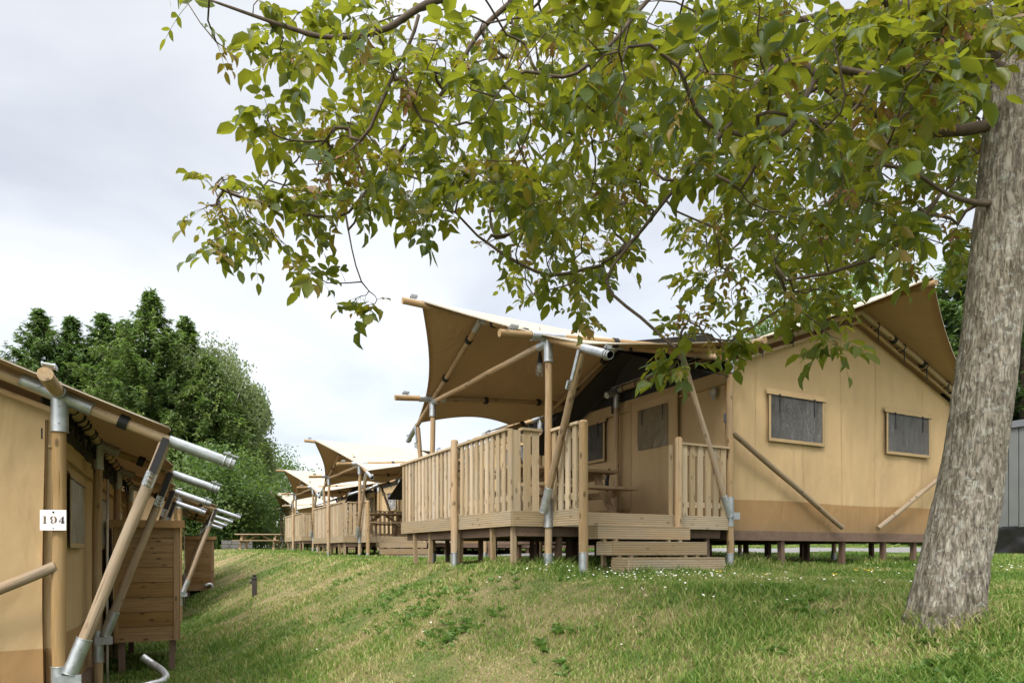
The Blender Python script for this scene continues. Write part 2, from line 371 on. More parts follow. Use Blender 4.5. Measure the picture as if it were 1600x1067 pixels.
# ---------------------------------------------------------------- canvas sheets
def sheet(name, Pg, th, mo, mi, parent, label=None):
    Pg = np.asarray(Pg, float); n, mm = Pg.shape[:2]
    du = np.gradient(Pg, axis=0); dv = np.gradient(Pg, axis=1); N = np.cross(du, dv); N /= np.linalg.norm(N, axis=-1, keepdims=True) + 1e-9
    if N[..., 2].mean() < 0: N = -N; flip = True
    else: flip = False
    top = Pg.reshape(-1, 3); bot = (Pg - N * th).reshape(-1, 3)
    F = grid_faces(n, mm)            # (i,j),(i,j+1),(i+1,j+1),(i+1,j): normal = dv x du
    Ft = F if flip else F[:, ::-1]
    Fb = Ft[:, ::-1] + n * mm
    idx = np.arange(n * mm).reshape(n, mm)
    ring = np.concatenate([idx[0, :], idx[1:, -1], idx[-1, -2::-1], idx[-2:0:-1, 0]]); r2 = np.roll(ring, -1)
    Fe = np.stack([ring, ring + n * mm, r2 + n * mm, r2], -1)
    if flip: Fe = Fe[:, ::-1]
    V = np.concatenate([top, bot]); FF = np.concatenate([Ft, Fb, Fe])
    mi_ = np.concatenate([np.zeros(len(Ft)), np.ones(len(Fb)), np.zeros(len(Fe))])
    o = np_mesh(name, V, FF, [mo, mi], parent=parent, midx=mi_)
    if label: o['label'] = label
    return o
def lerp(a, b, t): return a + (b - a) * t
SLOPE = .39
# tent-local frame: x across the row, y along the row away from the camera, z up from the plateau
def pole(root, name, p0, p1, r, mat=None, label=None, caps=None):
    r *= .86; b = MB(); b.cyl(p0, p1, r, r * .93, 18, .10, .007); o = b.build(name, mat or W_pole, root, label); return o
def sleeve(parent, p0, p1, r, bolts=True):
    r *= .87
    b = MB(); b.cyl(p0, p1, r, r, 18); p0, p1 = Vector(p0), Vector(p1)
    d = (p1 - p0).normalized(); s = d.cross(Vector((0, 1, .2))).normalized()
    b.torus(p0, d, r, .004); b.torus(p1, d, r, .004)
    if bolts:
        for t in (.25, .75):
            c = p0.lerp(p1, t); b.cyl(c - Vector((0, r + .012, 0)), c + Vector((0, r + .012, 0)), .008, .008, 6)
    return b.build('metal_sleeve', K_metal, parent)
def buckle(parent, c, d, s=1.0):
    """galvanised ratchet buckle lying along d"""
    c, d = Vector(c), Vector(d).normalized(); x = d.cross(Vector((.1, .2, 1))).normalized(); b = MB()
    for k in (-1, 1): b.beam(c + x * k * .035 * s - d * .05 * s, c + x * k * .035 * s + d * .06 * s, .006 * s, .03 * s)
    for k in (-.9, -.2, .5, 1.1): b.cyl(c - x * .04 * s + d * .05 * k * s, c + x * .04 * s + d * .05 * k * s, .009 * s, None, 8)
    return b.build('ratchet_buckle', K_metal, parent)
def tube_end(raf, p0, p1, r=.043):
    """open galvanised tube beyond the wooden rafter with its clamp"""
    p0, p1 = Vector(p0), Vector(p1); d = (p1 - p0).normalized(); b = MB()
    b.cyl(p0, p1, r, r, 20, caps=False); b.cyl(p0, p1 + d * -.002, r - .006, r - .006, 20, caps=False, m=1); b.torus(p1, d, r - .003, .004)
    b.cyl(p1 - d * .25, p1 - d * .24, r - .008, None, 16, m=1)
    b.build('steel_tube', [K_metal, K_black], raf)
    up = Vector((0, 0, 1)); up = (up - d * up.dot(d)).normalized(); x = d.cross(up)
    b = MB(); b.torus(p1 - d * .03, d, r + .004, .006); b.torus(p1 - d * .075, d, r + .004, .006)
    b.beam(p1 - d * .10 + up * (r + .02), p1 + d * .015 + up * (r + .02), .05, .012, up); b.cyl(p1 - d * .06 + up * (r + .03) - x * .035, p1 - d * .06 + up * (r + .03) + x * .035, .012, None, 8)
    b.build('tension_clamp', K_metal, raf)
def window(root, axis_, c, s0, s1, z0, z1, out_, pane=None, flap=.07, straps=True, fr=.045):
    """axis_ 'x': wall plane y=c, facing -y ; 'y': wall plane x=c, facing out_ (+1/-1)"""
    def q(a, d, z): return (a, c - d, z) if axis_ == 'x' else (c + out_ * d, a, z)
    b = MB(); t = .5
    def bx(a0, a1, d0, d1, za, zb, m=0): b.box(q(a0, d0, za), q(a1, d1, zb), t, m)
    bx(s0 - fr, s0, .002, .012, z0 - fr, z1); bx(s1, s1 + fr, .002, .012, z0 - fr, z1); bx(s0, s1, .002, .012, z0 - fr, z0)
    f = b.build('window', C_strip, root)
    b = MB(); t = .6
    n = 12; vs = []; fs = []
    for i in range(n + 1):
        a = lerp(s0 - fr - .04, s1 + fr + .04, i / n); w_ = .006 * math.sin(i * 1.9)
        for d, z in ((.003, z1 + flap), (.018 + w_, z1 - .005), (.020 + w_, z1 - .014)): vs.append(q(a, d, z))
    for i in range(n):
        for j in range(2): k = i * 3 + j; fs.append((k, k + 3, k + 4, k + 1))
    b.add(vs, fs, smooth=True); b.build('flap', C_strip, f)
    nn = 22; cr_ = .016 if pane is K_pane2 else .004; vs = []; fs = []; b = MB()
    for i in range(nn + 1):
        for j in range(15):
            a = lerp(s0, s1, i / nn); z = lerp(z0, z1, j / 14)
            vs.append(q(a, .007 + cr_ * (.3 + mn.noise(Vector((a * 9, z * 4, c * 3)))), z))
    for i in range(nn):
        for j in range(14): k = i * 15 + j; fs.append((k, k + 15, k + 16, k + 1))
    b.add(vs, fs, smooth=True); b.build('pane', pane or K_pane, f)
    b = MB()
    if straps:
        for a in (lerp(s0, s1, .15), lerp(s0, s1, .82)):
            b.box(q(a - .008, .02, z1 - .26), q(a + .008, .026, z1)); b.box(q(a - .016, .02, z1 - .03), q(a + .016, .03, z1))
    e_ = .005
    b.box(q(s0 - fr - e_, .003, z0 - fr - e_), q(s0 - fr, .010, z1 + .02)); b.box(q(s0 - fr - e_, .003, z0 - fr - e_), q(s1 + fr + e_, .010, z0 - fr)); b.box(q(s1 + fr, .003, z0 - fr), q(s1 + fr + e_, .010, z1 + .02))
    b.box(q(s0 - fr - .03, .012, z1 - .022), q(s1 + fr + .03, .018, z1 - .014))
    b.build('strap', K_black, f)
    return f
def wall(root, name, axis_, c, a0, a1, zb, ztop, mat, seams=(), out_=-1, n=None, amp=.026, d0=0, seed=0):
    """canvas wall as a gently rippled sheet with thickness"""
    n = n or max(6, int(abs(a1 - a0) / .1)); m_ = 26; g = np.zeros((n + 1, m_ + 1, 3))
    for i in range(n + 1):
        a = lerp(a0, a1, i / n); zt = ztop(a)
        for j in range(m_ + 1):
            z = lerp(zb, zt, j / m_)
            w_ = amp * (mn.noise(Vector((a * 1.3 + seed, z * .5, c))) + .5 * mn.noise(Vector((a * 3.6, z * .8 + a, seed + 3)))) - amp * 1.5
            d = d0 + w_
            g[i, j] = (a, c - d, z) if axis_ == 'x' else (c + out_ * d, a, z)
    b = MB(); vs = [tuple(p) for p in g.reshape(-1, 3)]; off = np.array((0, .012, 0)) if axis_ == 'x' else np.array((-out_ * .012, 0, 0))
    fs = []
    W_ = m_ + 1
    for i in range(n):
        for j in range(m_): k = i * W_ + j; fs.append((k, k + W_, k + W_ + 1, k + 1))
    b.add(vs, fs, smooth=True, tone=.5)
    vs2 = [tuple(np.array(p) + off) for p in vs]; b.add(vs2, [f[::-1] for f in fs], smooth=True, tone=.5)
    def off_(a, z): return d0 + amp * (mn.noise(Vector((a * 1.3 + seed, z * .5, c))) + .5 * mn.noise(Vector((a * 3.6, z * .8 + a, seed + 3)))) - amp * 1.5
    for a in seams:
        vs = []; fs = []
        for j in range(m_ + 1):
            z = lerp(zb, ztop(a), j / m_)
            for aa in (a - .005, a + .005):
                d = off_(aa, z) + .003; vs.append((aa, c - d, z) if axis_ == 'x' else (c + out_ * d, aa, z))
        for j in range(m_): fs.append((2 * j, 2 * j + 1, 2 * j + 3, 2 * j + 2))
        b.add(vs, fs, tone=.5, m=1)
    return b.build(name, [mat, K_seam], root)
def lacing(parent, p0, p1, n, r=.05, drop=.16):
    p0, p1 = Vector(p0), Vector(p1); d = (p1 - p0).normalized()
    for i in range(n):
        b = MB(); c = p0.lerp(p1, (i + .5 + random.uniform(-.3, .3)) / n); tl = (d + Vector((random.uniform(-.3, .3), 0, random.uniform(-.3, .3)))).normalized()
        b.torus(c, tl, r + .008, random.uniform(.005, .009))
        b.cyl(c - Vector((0, 0, r)), c - Vector((0, 0, r + drop * random.uniform(.4, .8))) + d * random.uniform(-.05, .05), .011, .009, 6)
        e_ = c - Vector((0, 0, r + drop * .6)); b.cyl(e_, e_ + d * random.choice((-.05, .05)) - Vector((0, 0, .03)), .012, .006, 6)
        b.build('lacing_strap', K_black, parent)
TS = [0.0, 2.46, 4.92, 7.38]
def make_body(root, SL, SR, left_tubes, right_tubes, porch=False, lace=0, brace_z=1.72, band=.85):
    SM = (SL + SR) / 2; hw = (SR - SL) / 2; ZB = 2.76; ZR = ZB + SLOPE * hw
    gt = lambda s: ZB - .13 + (hw - abs(s - SM)) * (SLOPE * .93)
    # roof: two slopes of one sheet, the front edge a catenary towards the ridge tip
    nu, nv = 41, 60
    ov = .72
    g = np.zeros((nv, nu, 3))
    for i in range(nu):
        a = -1 + 2 * i / (nu - 1)                      # -1 left eave .. 1 right eave
        oL = 0.04 if porch else ov
        span = hw + (oL if a < 0 else ov)
        x = SM + a * span; f = 1 - abs(a)
        y0 = -.10 - .98 * f ** 1.55; y1 = 7.5 + .98 * f ** 1.55
        zz = ZR + .10 - SLOPE * abs(a) * span * 1.0 - .045 * math.sin(math.pi * abs(a))
        for j in range(nv):
            y = lerp(y0, y1, j / (nv - 1)); zz2 = zz + (.0 if 0 < y < 7.4 else -.0)
            bay = ((y / 2.46) % 1.0); sag = .03 * math.sin(math.pi * bay) * math.sin(math.pi * min(1, abs(a) * 1.1))
            if abs(a) > .8 and not (porch and a < 0):
                # eave scallops between the tubes
                sc_in = .10 * math.sin(math.pi * bay) * (abs(a) - .8) / .2
            else: sc_in = 0
            g[j, i] = (x - math.copysign(sc_in, a), y, zz2 - sag)
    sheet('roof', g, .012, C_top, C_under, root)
    # purlins and ridge pole
    rid = pole(root, 'ridge_pole', (SM, -1.12, ZR + .0), (SM, 8.4, ZR + .0), .05)
    buckle(rid, (SM, -1.02, ZR + .085), (0, 1, 0), .8)
    for s, k in ((SL, 0), (SR, 1)):
        pu = pole(root, 'eave_beam', (s, -.58, ZB + .02), (s, 7.38 + .58, ZB + .02), .053)
        buckle(pu, (s, -.42, ZB + .11), (0, 1, 0), 1.0)
        for t in TS: sleeve(pu, (s, t - .13, ZB + .02), (s, t + .13, ZB + .02), .062)
        if k == lace: lacing(pu, (s, .15, ZB + .02), (s, 7.2, ZB + .02), 26, .053, .2)
        b = MB(); sd_ = -1 if k else 1; b.box((s + sd_ * .12, .12, ZB - .30), (s + sd_ * .13, 7.28, ZB + .12)); b.build('lining_and_shade_fill', C_dark, root)  # dark strip standing in for the shade behind the beam, above the wall
    # posts, rafters, tubes, struts
    for s, side in ((SL, -1), (SR, 1)):
        tubes = left_tubes if side < 0 else right_tubes
        for t in TS:
            po = pole(root, 'post', (s, t, -.25), (s, t, ZB - .06), .054)
            sleeve(po, (s, t, ZB - .26), (s, t, ZB - .02), .064); sleeve(po, (s, t, -.3), (s, t, .12), .062, False)
            ls = .70 if t in tubes else 0.0
            ra = pole(root, 'rafter', (SM, t, ZR - .06), (s + side * ls, t, ZB - .0 - SLOPE * ls * 1.0), .048)
            sleeve(ra, (s + -side * .22, t, ZB + SLOPE * .22), (s + side * .2, t, ZB - SLOPE * .2), .06)
            for q_ in (.42, .7):
                c = Vector((lerp(s, SM, q_), t, lerp(ZB, ZR - .06, q_))); b = MB(); b.cyl(c - Vector((side * .03, 0, -side * side * .012)), c + Vector((side * .03, 0, -.012)), .056, None, 14); b.build('band_strap', K_black, ra)
            if t in tubes:
                p0 = Vector((s + side * .70, t, ZB - SLOPE * .70)); p1 = Vector((s + side * 1.16, t, ZB - SLOPE * 1.10))
                tube_end(ra, p0, p1)
                b = MB(); b.cyl(p0 + Vector((-side * .33, 0, SLOPE * .33)), p0 + Vector((-side * .27, 0, SLOPE * .27)), .054, None, 14); b.build('band_strap', K_black, ra)
                st_ = pole(root, 'strut', (s + side * .1, t - .03, .86), (s + side * .67, t - .01, ZB - SLOPE * .67 - .04), .05, W_weather)
                a_, b_ = Vector((s + side * .1, t - .03, .86)), Vector((s + side * .67, t, ZB - SLOPE * .67 - .04)); d = (b_ - a_).normalized()
                sleeve(st_, a_ - d * .10, a_ + d * .16, .06)
                sleeve(st_, (s, t, .50), (s, t, .82), .061)
                b = MB(); b.box((s - .02, t - .07, .68), (s + side * .14, t - .045, .76)); b.build('bracket', K_metal, st_)
                c = b_ - d * .30; buckle(st_, c - Vector((0, .06, 0)), d, 1.0)
                b = MB(); b.beam(b_ - d * .24 - Vector((0, .055, 0)), b_ + d * .04 - Vector((0, .055, 0)), .05, .008, (0, 1, 0)); b.build('strap', K_black, st_)
    # inner verge poles just under the roof in front of the gable, with straps
    for side in (-1, 1):
        s = SL if side < 0 else SR
        vp = pole(root, 'verge_pole', (SM, .02, ZR - .20), (s, .02, ZB - .13), .03, W_pole)
        d = (Vector((s, .02, ZB - .13)) - Vector((SM, .02, ZR - .20))).normalized()
        for q_ in (.12, .36, .58, .8):
            c = Vector((SM, -.02, ZR - .12)).lerp(Vector((s, -.02, ZB - .05)), q_)
            b = MB(); b.torus(c, d, .07, .009); b.cyl(c - Vector((0, .05, .05)), c - Vector((0.01, .06, random.uniform(.14, .26))), .012, .006, 6); b.build('strap', K_black, vp)
    # gable walls
    sx = [SL + (SR - SL) * q_ for q_ in (.115, .29, .45, .60, .83)]
    gw = wall(root, 'gable_wall', 'x', .09, SL + .06, SR - .06, .42, gt, C_wall, sx)
    wall(root, 'gable_wall', 'x', 7.32, SL + .02, SR - .02, .42, gt, C_wall)
    def flat_band(s): return band + .01 * math.sin(s * 2)
    wall(root, 'ground_skirt', 'x', .09, SL + .05, SR - .05, .40, flat_band, C_band, d0=.008)
    if True:
        window(root, 'x', .09, SL + .87, SL + 1.95, 1.73, 2.35, -1); window(root, 'x', .09, SR - 1.90, SR - .82, 1.73, 2.35, -1)
    for s, side in ((SL, 1), (SR, -1)):
        pole(root, 'wall_brace', (s + side * .02, -.02, brace_z), (s + side * 2.28, .0, .50), .045, W_weather)
    # side walls
    ctop = lambda a: ZB - .16
    for s, side in ((SL, -1), (SR, 1)):
        mt = C_porch if (porch and side < 0) else C_wall
        wall(root, 'side_wall', 'y', s - side * .07, .1, 7.3, .42, ctop, mt, (1.02, 2.25, 4.6, 6.0), out_=side)
        wall(root, 'ground_skirt', 'y', s - side * .07, .08, 7.3, .40, flat_band, C_band, out_=side, d0=.010)
        # hem flap above the eave line
        b = MB(); b.box((s - side * .085, .1, ZB - .36), (s - side * .058, 7.3, ZB - .345)); b.build('hem', K_seam, root)
    # platform under the tent
    b = MB(); b.box((SL + .05, .1, .30), (SR - .05, 7.3, .43)); b.build('floor_platform', W_pile, root)
    for s in (SL + .12, SL + 1.13, SL + 2.43, SL + 3.5, SL + 4.22, SR - .15):
        for t in (.18, 1.5, 3.0, 4.6, 6.1, 7.15):
            x, y = s + random.uniform(-.1, .1), t + random.uniform(-.1, .1) * (t > .2)
            b = MB(); b.beam((x, y, -.35), (x + random.uniform(-.02, .02), y, .30), .07, .07, (0, 1, 0)); b.build('pile', W_pile, root)
    return SM, ZB, ZR
def porch_roof(root, closed=False):
    """the canopy whose ridge runs across the row, over the open veranda; SL=2.8"""
    T0, T1, TR = 0.0, 3.52, 1.76
    zr = lambda s: 3.40 - .015 * (s + 1.05)
    nu, nv = 44, 24
    def grid(side):
        g = np.zeros((nu, nv, 3))
        for i in range(nu):
            u = i / (nu - 1)
            rx = lerp(-.86, 4.3, u); rp_ = Vector((rx, TR, zr(rx)))
            if side < 0:
                ex = lerp(0, 2.86, min(1, u * 1.0)); ep = Vector((lerp(0, 3.0, u), lerp(-.72, -.12, u ** .8), lerp(2.30, 2.93, u)))
            else:
                ep = Vector((lerp(0, 2.25, u), lerp(4.24, 5.15, u ** .9), lerp(2.30, 2.62, u) + .10 * math.sin(math.pi * u)))
                ep.y -= .22 * math.sin(math.pi * u)
            for j in range(nv):
                v = j / (nv - 1); p = rp_.lerp(ep, v)
                b_ = math.sin(math.pi * v) * (1 - u) ** 2
                p = p + Vector((.16 * b_, 0, 0))
                p.z -= .05 * math.sin(math.pi * v) * math.sin(math.pi * u) ** .8 + .04 * math.sin(math.pi * v)
                g[i, j] = p
        return g
    gA, gB = grid(-1), grid(1)
    g = np.concatenate([gA[:, ::-1], gB[:, 1:]], axis=1)
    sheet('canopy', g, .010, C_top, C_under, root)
    # ridge, purlins, beam
    rp_ = pole(root, 'ridge_pole', (-1.11, TR, zr(-1.1) - .05), (4.2, TR, zr(4.2) - .12), .05)
    buckle(rp_, (-.96, TR, zr(-1) + .03), (1, 0, 0), .8)
    zp = lambda s: 2.56 + .075 * s
    for t in (T0, T1):
        pu = pole(root, 'purlin', (-.62, t, zp(-.62)), (2.75, t, zp(2.75)), .05)
        sleeve(pu, (-.22, t, zp(-.22)), (.2, t, zp(.2)), .06); buckle(pu, (-.45, t, zp(-.4) + .075), (1, 0, 0), .9)
        for s in (.9, 1.9): b = MB(); b.cyl((s, t, zp(s)), (s + .06, t, zp(s) + .004), .058, None, 14); b.build('band_strap', K_black, pu)
        po = pole(root, 'post', (0, t, -.25), (0, t, 2.50), .05)
        sleeve(po, (0, t, 2.28), (0, t, 2.54), .061); sleeve(po, (0, t, -.3), (0, t, .12), .061, False); sleeve(po, (0, t, .42), (0, t, .74), .059)
    be = pole(root, 'purlin', (0, .05, 2.50), (0, T1 - .05, 2.50), .045)
    sleeve(be, (0, .0, 2.50), (0, .2, 2.50), .053); sleeve(be, (0, T1 - .2, 2.50), (0, T1, 2.50), .053)
    for s in (0.0, 2.3):
        for sg, t in ((-1, T0), (1, T1)):
            ls = .70 if s == 0 else .5
            e_ = Vector((s, t + sg * ls, zp(s) - .02 - .41 * ls)); ra = pole(root, 'rafter', (s, TR, zr(s) - .11), e_, .045)
            sleeve(ra, Vector((s, TR, zr(s) - .11)).lerp(e_, .0), Vector((s, TR, zr(s) - .11)).lerp(e_, .08), .052)
            for q_ in (.16, .5):
                c = Vector((s, TR, zr(s) - .11)).lerp(e_, q_); d = (e_ - c).normalized(); b = MB(); b.cyl(c - d * .03, c + d * .03, .053, None, 14); b.build('band_strap', K_black, ra)
            if s == 0:
                d = Vector((0, sg, -.41)).normalized(); tube_end(ra, e_, e_ + d * .50)
                a_ = Vector((-.085, t + sg * .07, .66)); b_ = Vector((0, t + sg * .67, zp(s) - .08 - .41 * .67)); dd = (b_ - a_).normalized()
                st_ = pole(root, 'strut', a_, b_, .048, W_weather); sleeve(st_, a_ - dd * .08, a_ + dd * .2, .056)
                buckle(st_, b_ - dd * .34 - Vector((.06, .0, 0)), dd, .8)
                b = MB(); b.beam(b_ - dd * .28 - Vector((.05, 0, 0)), b_ + dd * .03 - Vector((.05, 0, 0)), .045, .008, (1, 0, 0)); b.build('strap', K_metal, st_)
    # brace from the wall corner post back up to the near purlin
    a_, b_ = Vector((2.72, -.04, .70)), Vector((1.93, -.02, zp(1.93) - .03)); br = pole(root, 'strut', a_, b_, .045, W_weather); dd = (b_ - a_).normalized()
    sleeve(br, a_ - dd * .1, a_ + dd * .18, .054); sleeve(br, (2.8, 0, .48), (2.8, 0, .86), .062)
    b = MB(); b.box((2.8, -.065, .57), (2.92, -.03, .66)); b.build('bracket', K_metal, br)
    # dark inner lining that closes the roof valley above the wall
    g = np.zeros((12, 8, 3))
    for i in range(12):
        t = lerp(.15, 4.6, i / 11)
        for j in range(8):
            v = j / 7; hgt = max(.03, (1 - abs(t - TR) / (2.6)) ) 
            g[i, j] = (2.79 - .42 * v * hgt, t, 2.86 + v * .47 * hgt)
    sheet('lining_and_shade_fill', g, .01, C_dark, C_dark, root)
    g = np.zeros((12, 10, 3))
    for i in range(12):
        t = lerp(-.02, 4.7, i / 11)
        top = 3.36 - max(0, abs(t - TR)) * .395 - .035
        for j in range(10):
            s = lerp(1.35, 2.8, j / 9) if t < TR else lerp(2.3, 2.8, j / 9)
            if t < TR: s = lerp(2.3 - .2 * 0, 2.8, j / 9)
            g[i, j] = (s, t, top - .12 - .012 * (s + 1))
    sheet('lining_and_shade_fill', g, .008, C_dark, C_dark, root)
def make_tent(loc, rz, label, closed=False):
    root = empty('safari_tent', loc, rz, label=label, cat='tent', group='safari tents in the row on the bank')
    make_body(root, 2.8, 8.2, (4.92, 7.38), TS, porch=True, lace=0)
    porch_roof(root)
    # door wall fittings (wall faces -x at s=2.8)
    c = 2.87
    window(root, 'y', c, 2.92, 3.86, 1.73, 2.36, -1, K_pane); window(root, 'y', c, 5.5, 6.5, 1.73, 2.36, -1, K_pane)
    b = MB(); b.box((c - .02, 1.05, .5), (c - .03, 1.085, 2.52)); b.box((c - .02, 2.13, .5), (c - .03, 2.165, 2.52)); b.box((c - .02, 1.05, 2.48), (c - .03, 2.165, 2.52)); b.box((c - .012, 1.085, .52), (c - .022, 2.13, 2.48), m=1)
    d_ = b.build('door', [C_strip, C_porch], root)
    b = MB(); n = 26; vs = []; fs = []
    for i in range(n + 1):
        for j in range(23):
            a = lerp(1.26, 1.96, i / n); z = lerp(1.73, 2.36, j / 22); vs.append((c - .032 - .022 * (.4 + mn.noise(Vector((a * 8 + z * 4, z * 6, 1)))) * (1.3 - j / 22), a, z))
    for i in range(n):
        for j in range(22): k = i * 23 + j; fs.append((k, k + 23, k + 24, k + 1))
    b.add(vs, fs, smooth=True); b.build('pane', K_pane2, d_)
    b = MB(); b.box((c - .036, 1.36, 2.12), (c - .042, 1.38, 2.36)); b.box((c - .036, 1.84, 2.12), (c - .042, 1.86, 2.36)); b.build('strap', K_black, d_)
    # oval vent badge and socket box
    b = MB(); b.cyl((c - .02, .34, 2.33), (c - .03, .34, 2.33), .062, None, 20); b.cyl((c - .03, .34, 2.33), (c - .034, .34, 2.33), .040, None, 16, m=1); b.box((c - .02, .31, 2.22), (c - .03, .37, 2.27))
    b.build('vent_badge', [M_flat('badge_grey', (.25, .25, .22), .6), M_flat('badge_centre', (.42, .38, .28), .6)], root)
    b = MB(); b.box((c - .02, .03, 1.86), (c - .09, .09, 1.98)); b.build('socket_box', M_flat('socket_plastic', (.09, .10, .12), .5), root)
    b = MB(); b.tube([(2.70, 2.52, 1.5), (2.66, 2.54, 1.3), (2.68, 2.56, 1.05), (2.72, 2.55, .95)], [.02, .035, .03, .012]); b.build('rolled_strap', K_black, root)
    if closed:
        flat = lambda a: 2.45 + .42 * (1.76 - abs(a - 1.76)) * .8
        wall(root, 'veranda_wall', 'y', .1, 0.05, 3.5, .42, flat, C_porch, (1.2, 2.3), out_=-1)
        wall(root, 'ground_skirt', 'y', .1, 0.05, 3.5, .40, lambda a: .85, C_band, out_=-1, d0=.03)
        wall(root, 'veranda_wall', 'x', .05, .1, 2.8, .42, lambda a: 2.5, C_wall)
        window(root, 'y', .1, .7, 1.4, 1.6, 2.2, -1); window(root, 'y', .1, 2.2, 2.9, 1.6, 2.2, -1)
        pole(root, 'wall_brace', (-.02, .05, 1.7), (-.02, 1.3, .45), .045, W_weather); pole(root, 'wall_brace', (-.02, 3.45, 1.7), (-.02, 2.2, .45), .045, W_weather)
    return root
# ---------------------------------------------------------------- veranda deck
def railing(root, p0, p1, z0, z1, w=.078, pitch=.146, cap=True, outer=True, label=None):
    """vertical slats nailed outside two rails, flat cap on top"""
    p0, p1 = Vector((*p0, 0)), Vector((*p1, 0)); L = (p1 - p0).length; d = (p1 - p0).normalized(); nrm = Vector((d.y, -d.x, 0)); b = MB()
    n = max(2, int(round(L / pitch)))
    for i in range(n):
        c = p0 + d * (L * (i + .5) / n); tw = random.uniform(-.004, .004)
        b.beam(c + nrm * (.026 + tw) + Vector((0, 0, z0 + random.uniform(-.004, .004))), c + nrm * .026 + Vector((0, 0, z1 - .03)), w + random.uniform(-.006, .004), .022, nrm)
    for z in (z0 + .14, z1 - .12): b.beam(p0 + Vector((0, 0, z)) - nrm * .008, p1 + Vector((0, 0, z)) - nrm * .008, .04, .07)
    if cap: b.beam(p0 - d * .02 + Vector((0, 0, z1 - .015)) + nrm * .01, p1 + d * .02 + Vector((0, 0, z1 - .015)) + nrm * .01, .10, .030)
    return b.build('railing', W_slat, root, label)
def make_deck(loc, rz, label):
    root = empty('veranda_deck', loc, rz, label=label, cat='deck', group='raised verandas of the tents')
    S0, TF, TE = -.41, .10, 3.78
    b = MB()
    n = 24
    for i in range(n):     # floor boards run across
        a, c = lerp(TF - .10, TE, i / n), lerp(TF - .10, TE, (i + 1) / n) - .006
        b.box((S0 + .012 if i else .02, a, .565), (2.82, c, .592), ax=0)
    b.build('deck_floor', W_deckb, root)
    b = MB(); b.box((S0 + .06, TF + .02, .32), (2.75, TE - .05, .56)); b.build('joist_frame', W_pile, root)
    def fascia(p, q, nr):
        b = MB(); p, q = Vector(p), Vector(q); b.beam(p, q, .024, .172, (0, 0, 1)); return b.build('fascia_board', W_deckb, root)
    fascia((S0 - .012, TF - .012, .515), (S0 - .012, 1.52, .515), 0); fascia((S0 - .012, 1.525, .515), (S0 - .012, TE, .515), 0)
    fascia((S0 + .001, TF - .012, .515), (-.005, TF - .012, .515), 0); fascia((.036, TF - .16, .515), (.036, -.60, .515), 0)
    fascia((.46, -.022, .515), (1.80, -.022, .515), 0); fascia((1.805, -.022, .515), (2.74, -.022, .515), 0)
    fascia((S0, TE + .012, .515), (2.75, TE + .012, .515), 0); 
    b = MB(); b.box((.01, -.012, .43), (.455, .0, .60)); b.build('fascia_board', W_deckb, root)
    # railings (outer side = -x or -y)
    railing(root, (S0 + .012, TE - .03), (S0 + .012, 1.62), .602, 1.53)
    railing(root, (S0 + .012, 1.50), (S0 + .012, TF + .10), .602, 1.53)
    railing(root, (S0 + .13, TF + .02), (-.06, TF + .02), .602, 1.53, w=.088, pitch=.16)
    railing(root, (.062, .0), (.062, -.56), .602, 1.52, pitch=.14)
    railing(root, (1.93, .01), (2.73, .01), .602, 1.52, w=.085, pitch=.128)
    railing(root, (2.7, TE - .02), (S0 + .05, TE - .02), .602, 1.53)
    b = MB()
    b.beam((S0 + .005, TF + .045, .602), (S0 + .005, TF + .045, 1.50), .10, .03, (1, 0, 0)); b.beam((S0 + .06, TF + .008, .602), (S0 + .06, TF + .008, 1.50), .09, .024, (0, 1, 0))
    b.build('corner_board', W_slat, root)
    def rpost(x, y, z0, z1, r=.05, sl=True):
        b = MB(); b.cyl((x, y, z0), (x, y, z1), r, r * .98, 16, .12, .004); b.cyl((x, y, z1), (x, y, z1 + .018), r * .98, r * .7, 16)
        p = b.build('railing_post', W_pole, root)
        if sl: sleeve(p, (x, y, -.3), (x, y, .13), r + .006, False)
    rpost(-.475, 1.56, -.25, 1.57); rpost(.04, -.64, -.25, 1.50); rpost(1.85, -.075, .36, 1.55, .048, False)
    b = MB(); b.beam((1.77, -.02, .60), (1.77, -.02, 1.47), .05, .02, (0, 1, 0)); b.build('corner_board', W_slat, root)
    for t in (.16, .66, 1.66, 2.74, 3.3):
        b = MB(); b.beam((S0 + .05, t, -.35), (S0 + .05 + random.uniform(-.02, .04), t, .44), .052, .052, (0, 1, 0)); b.build('pile', W_table, root)
    for s in (.25, 1.1, 1.9, 2.6):
        for t in (.2, 1.3, 2.3, 3.5):
            b = MB(); b.beam((s, t, -.35), (s + random.uniform(-.04, .04), t, .44), .055, .055, (0, 1, 0)); b.build('pile', W_pile, root)
    return root
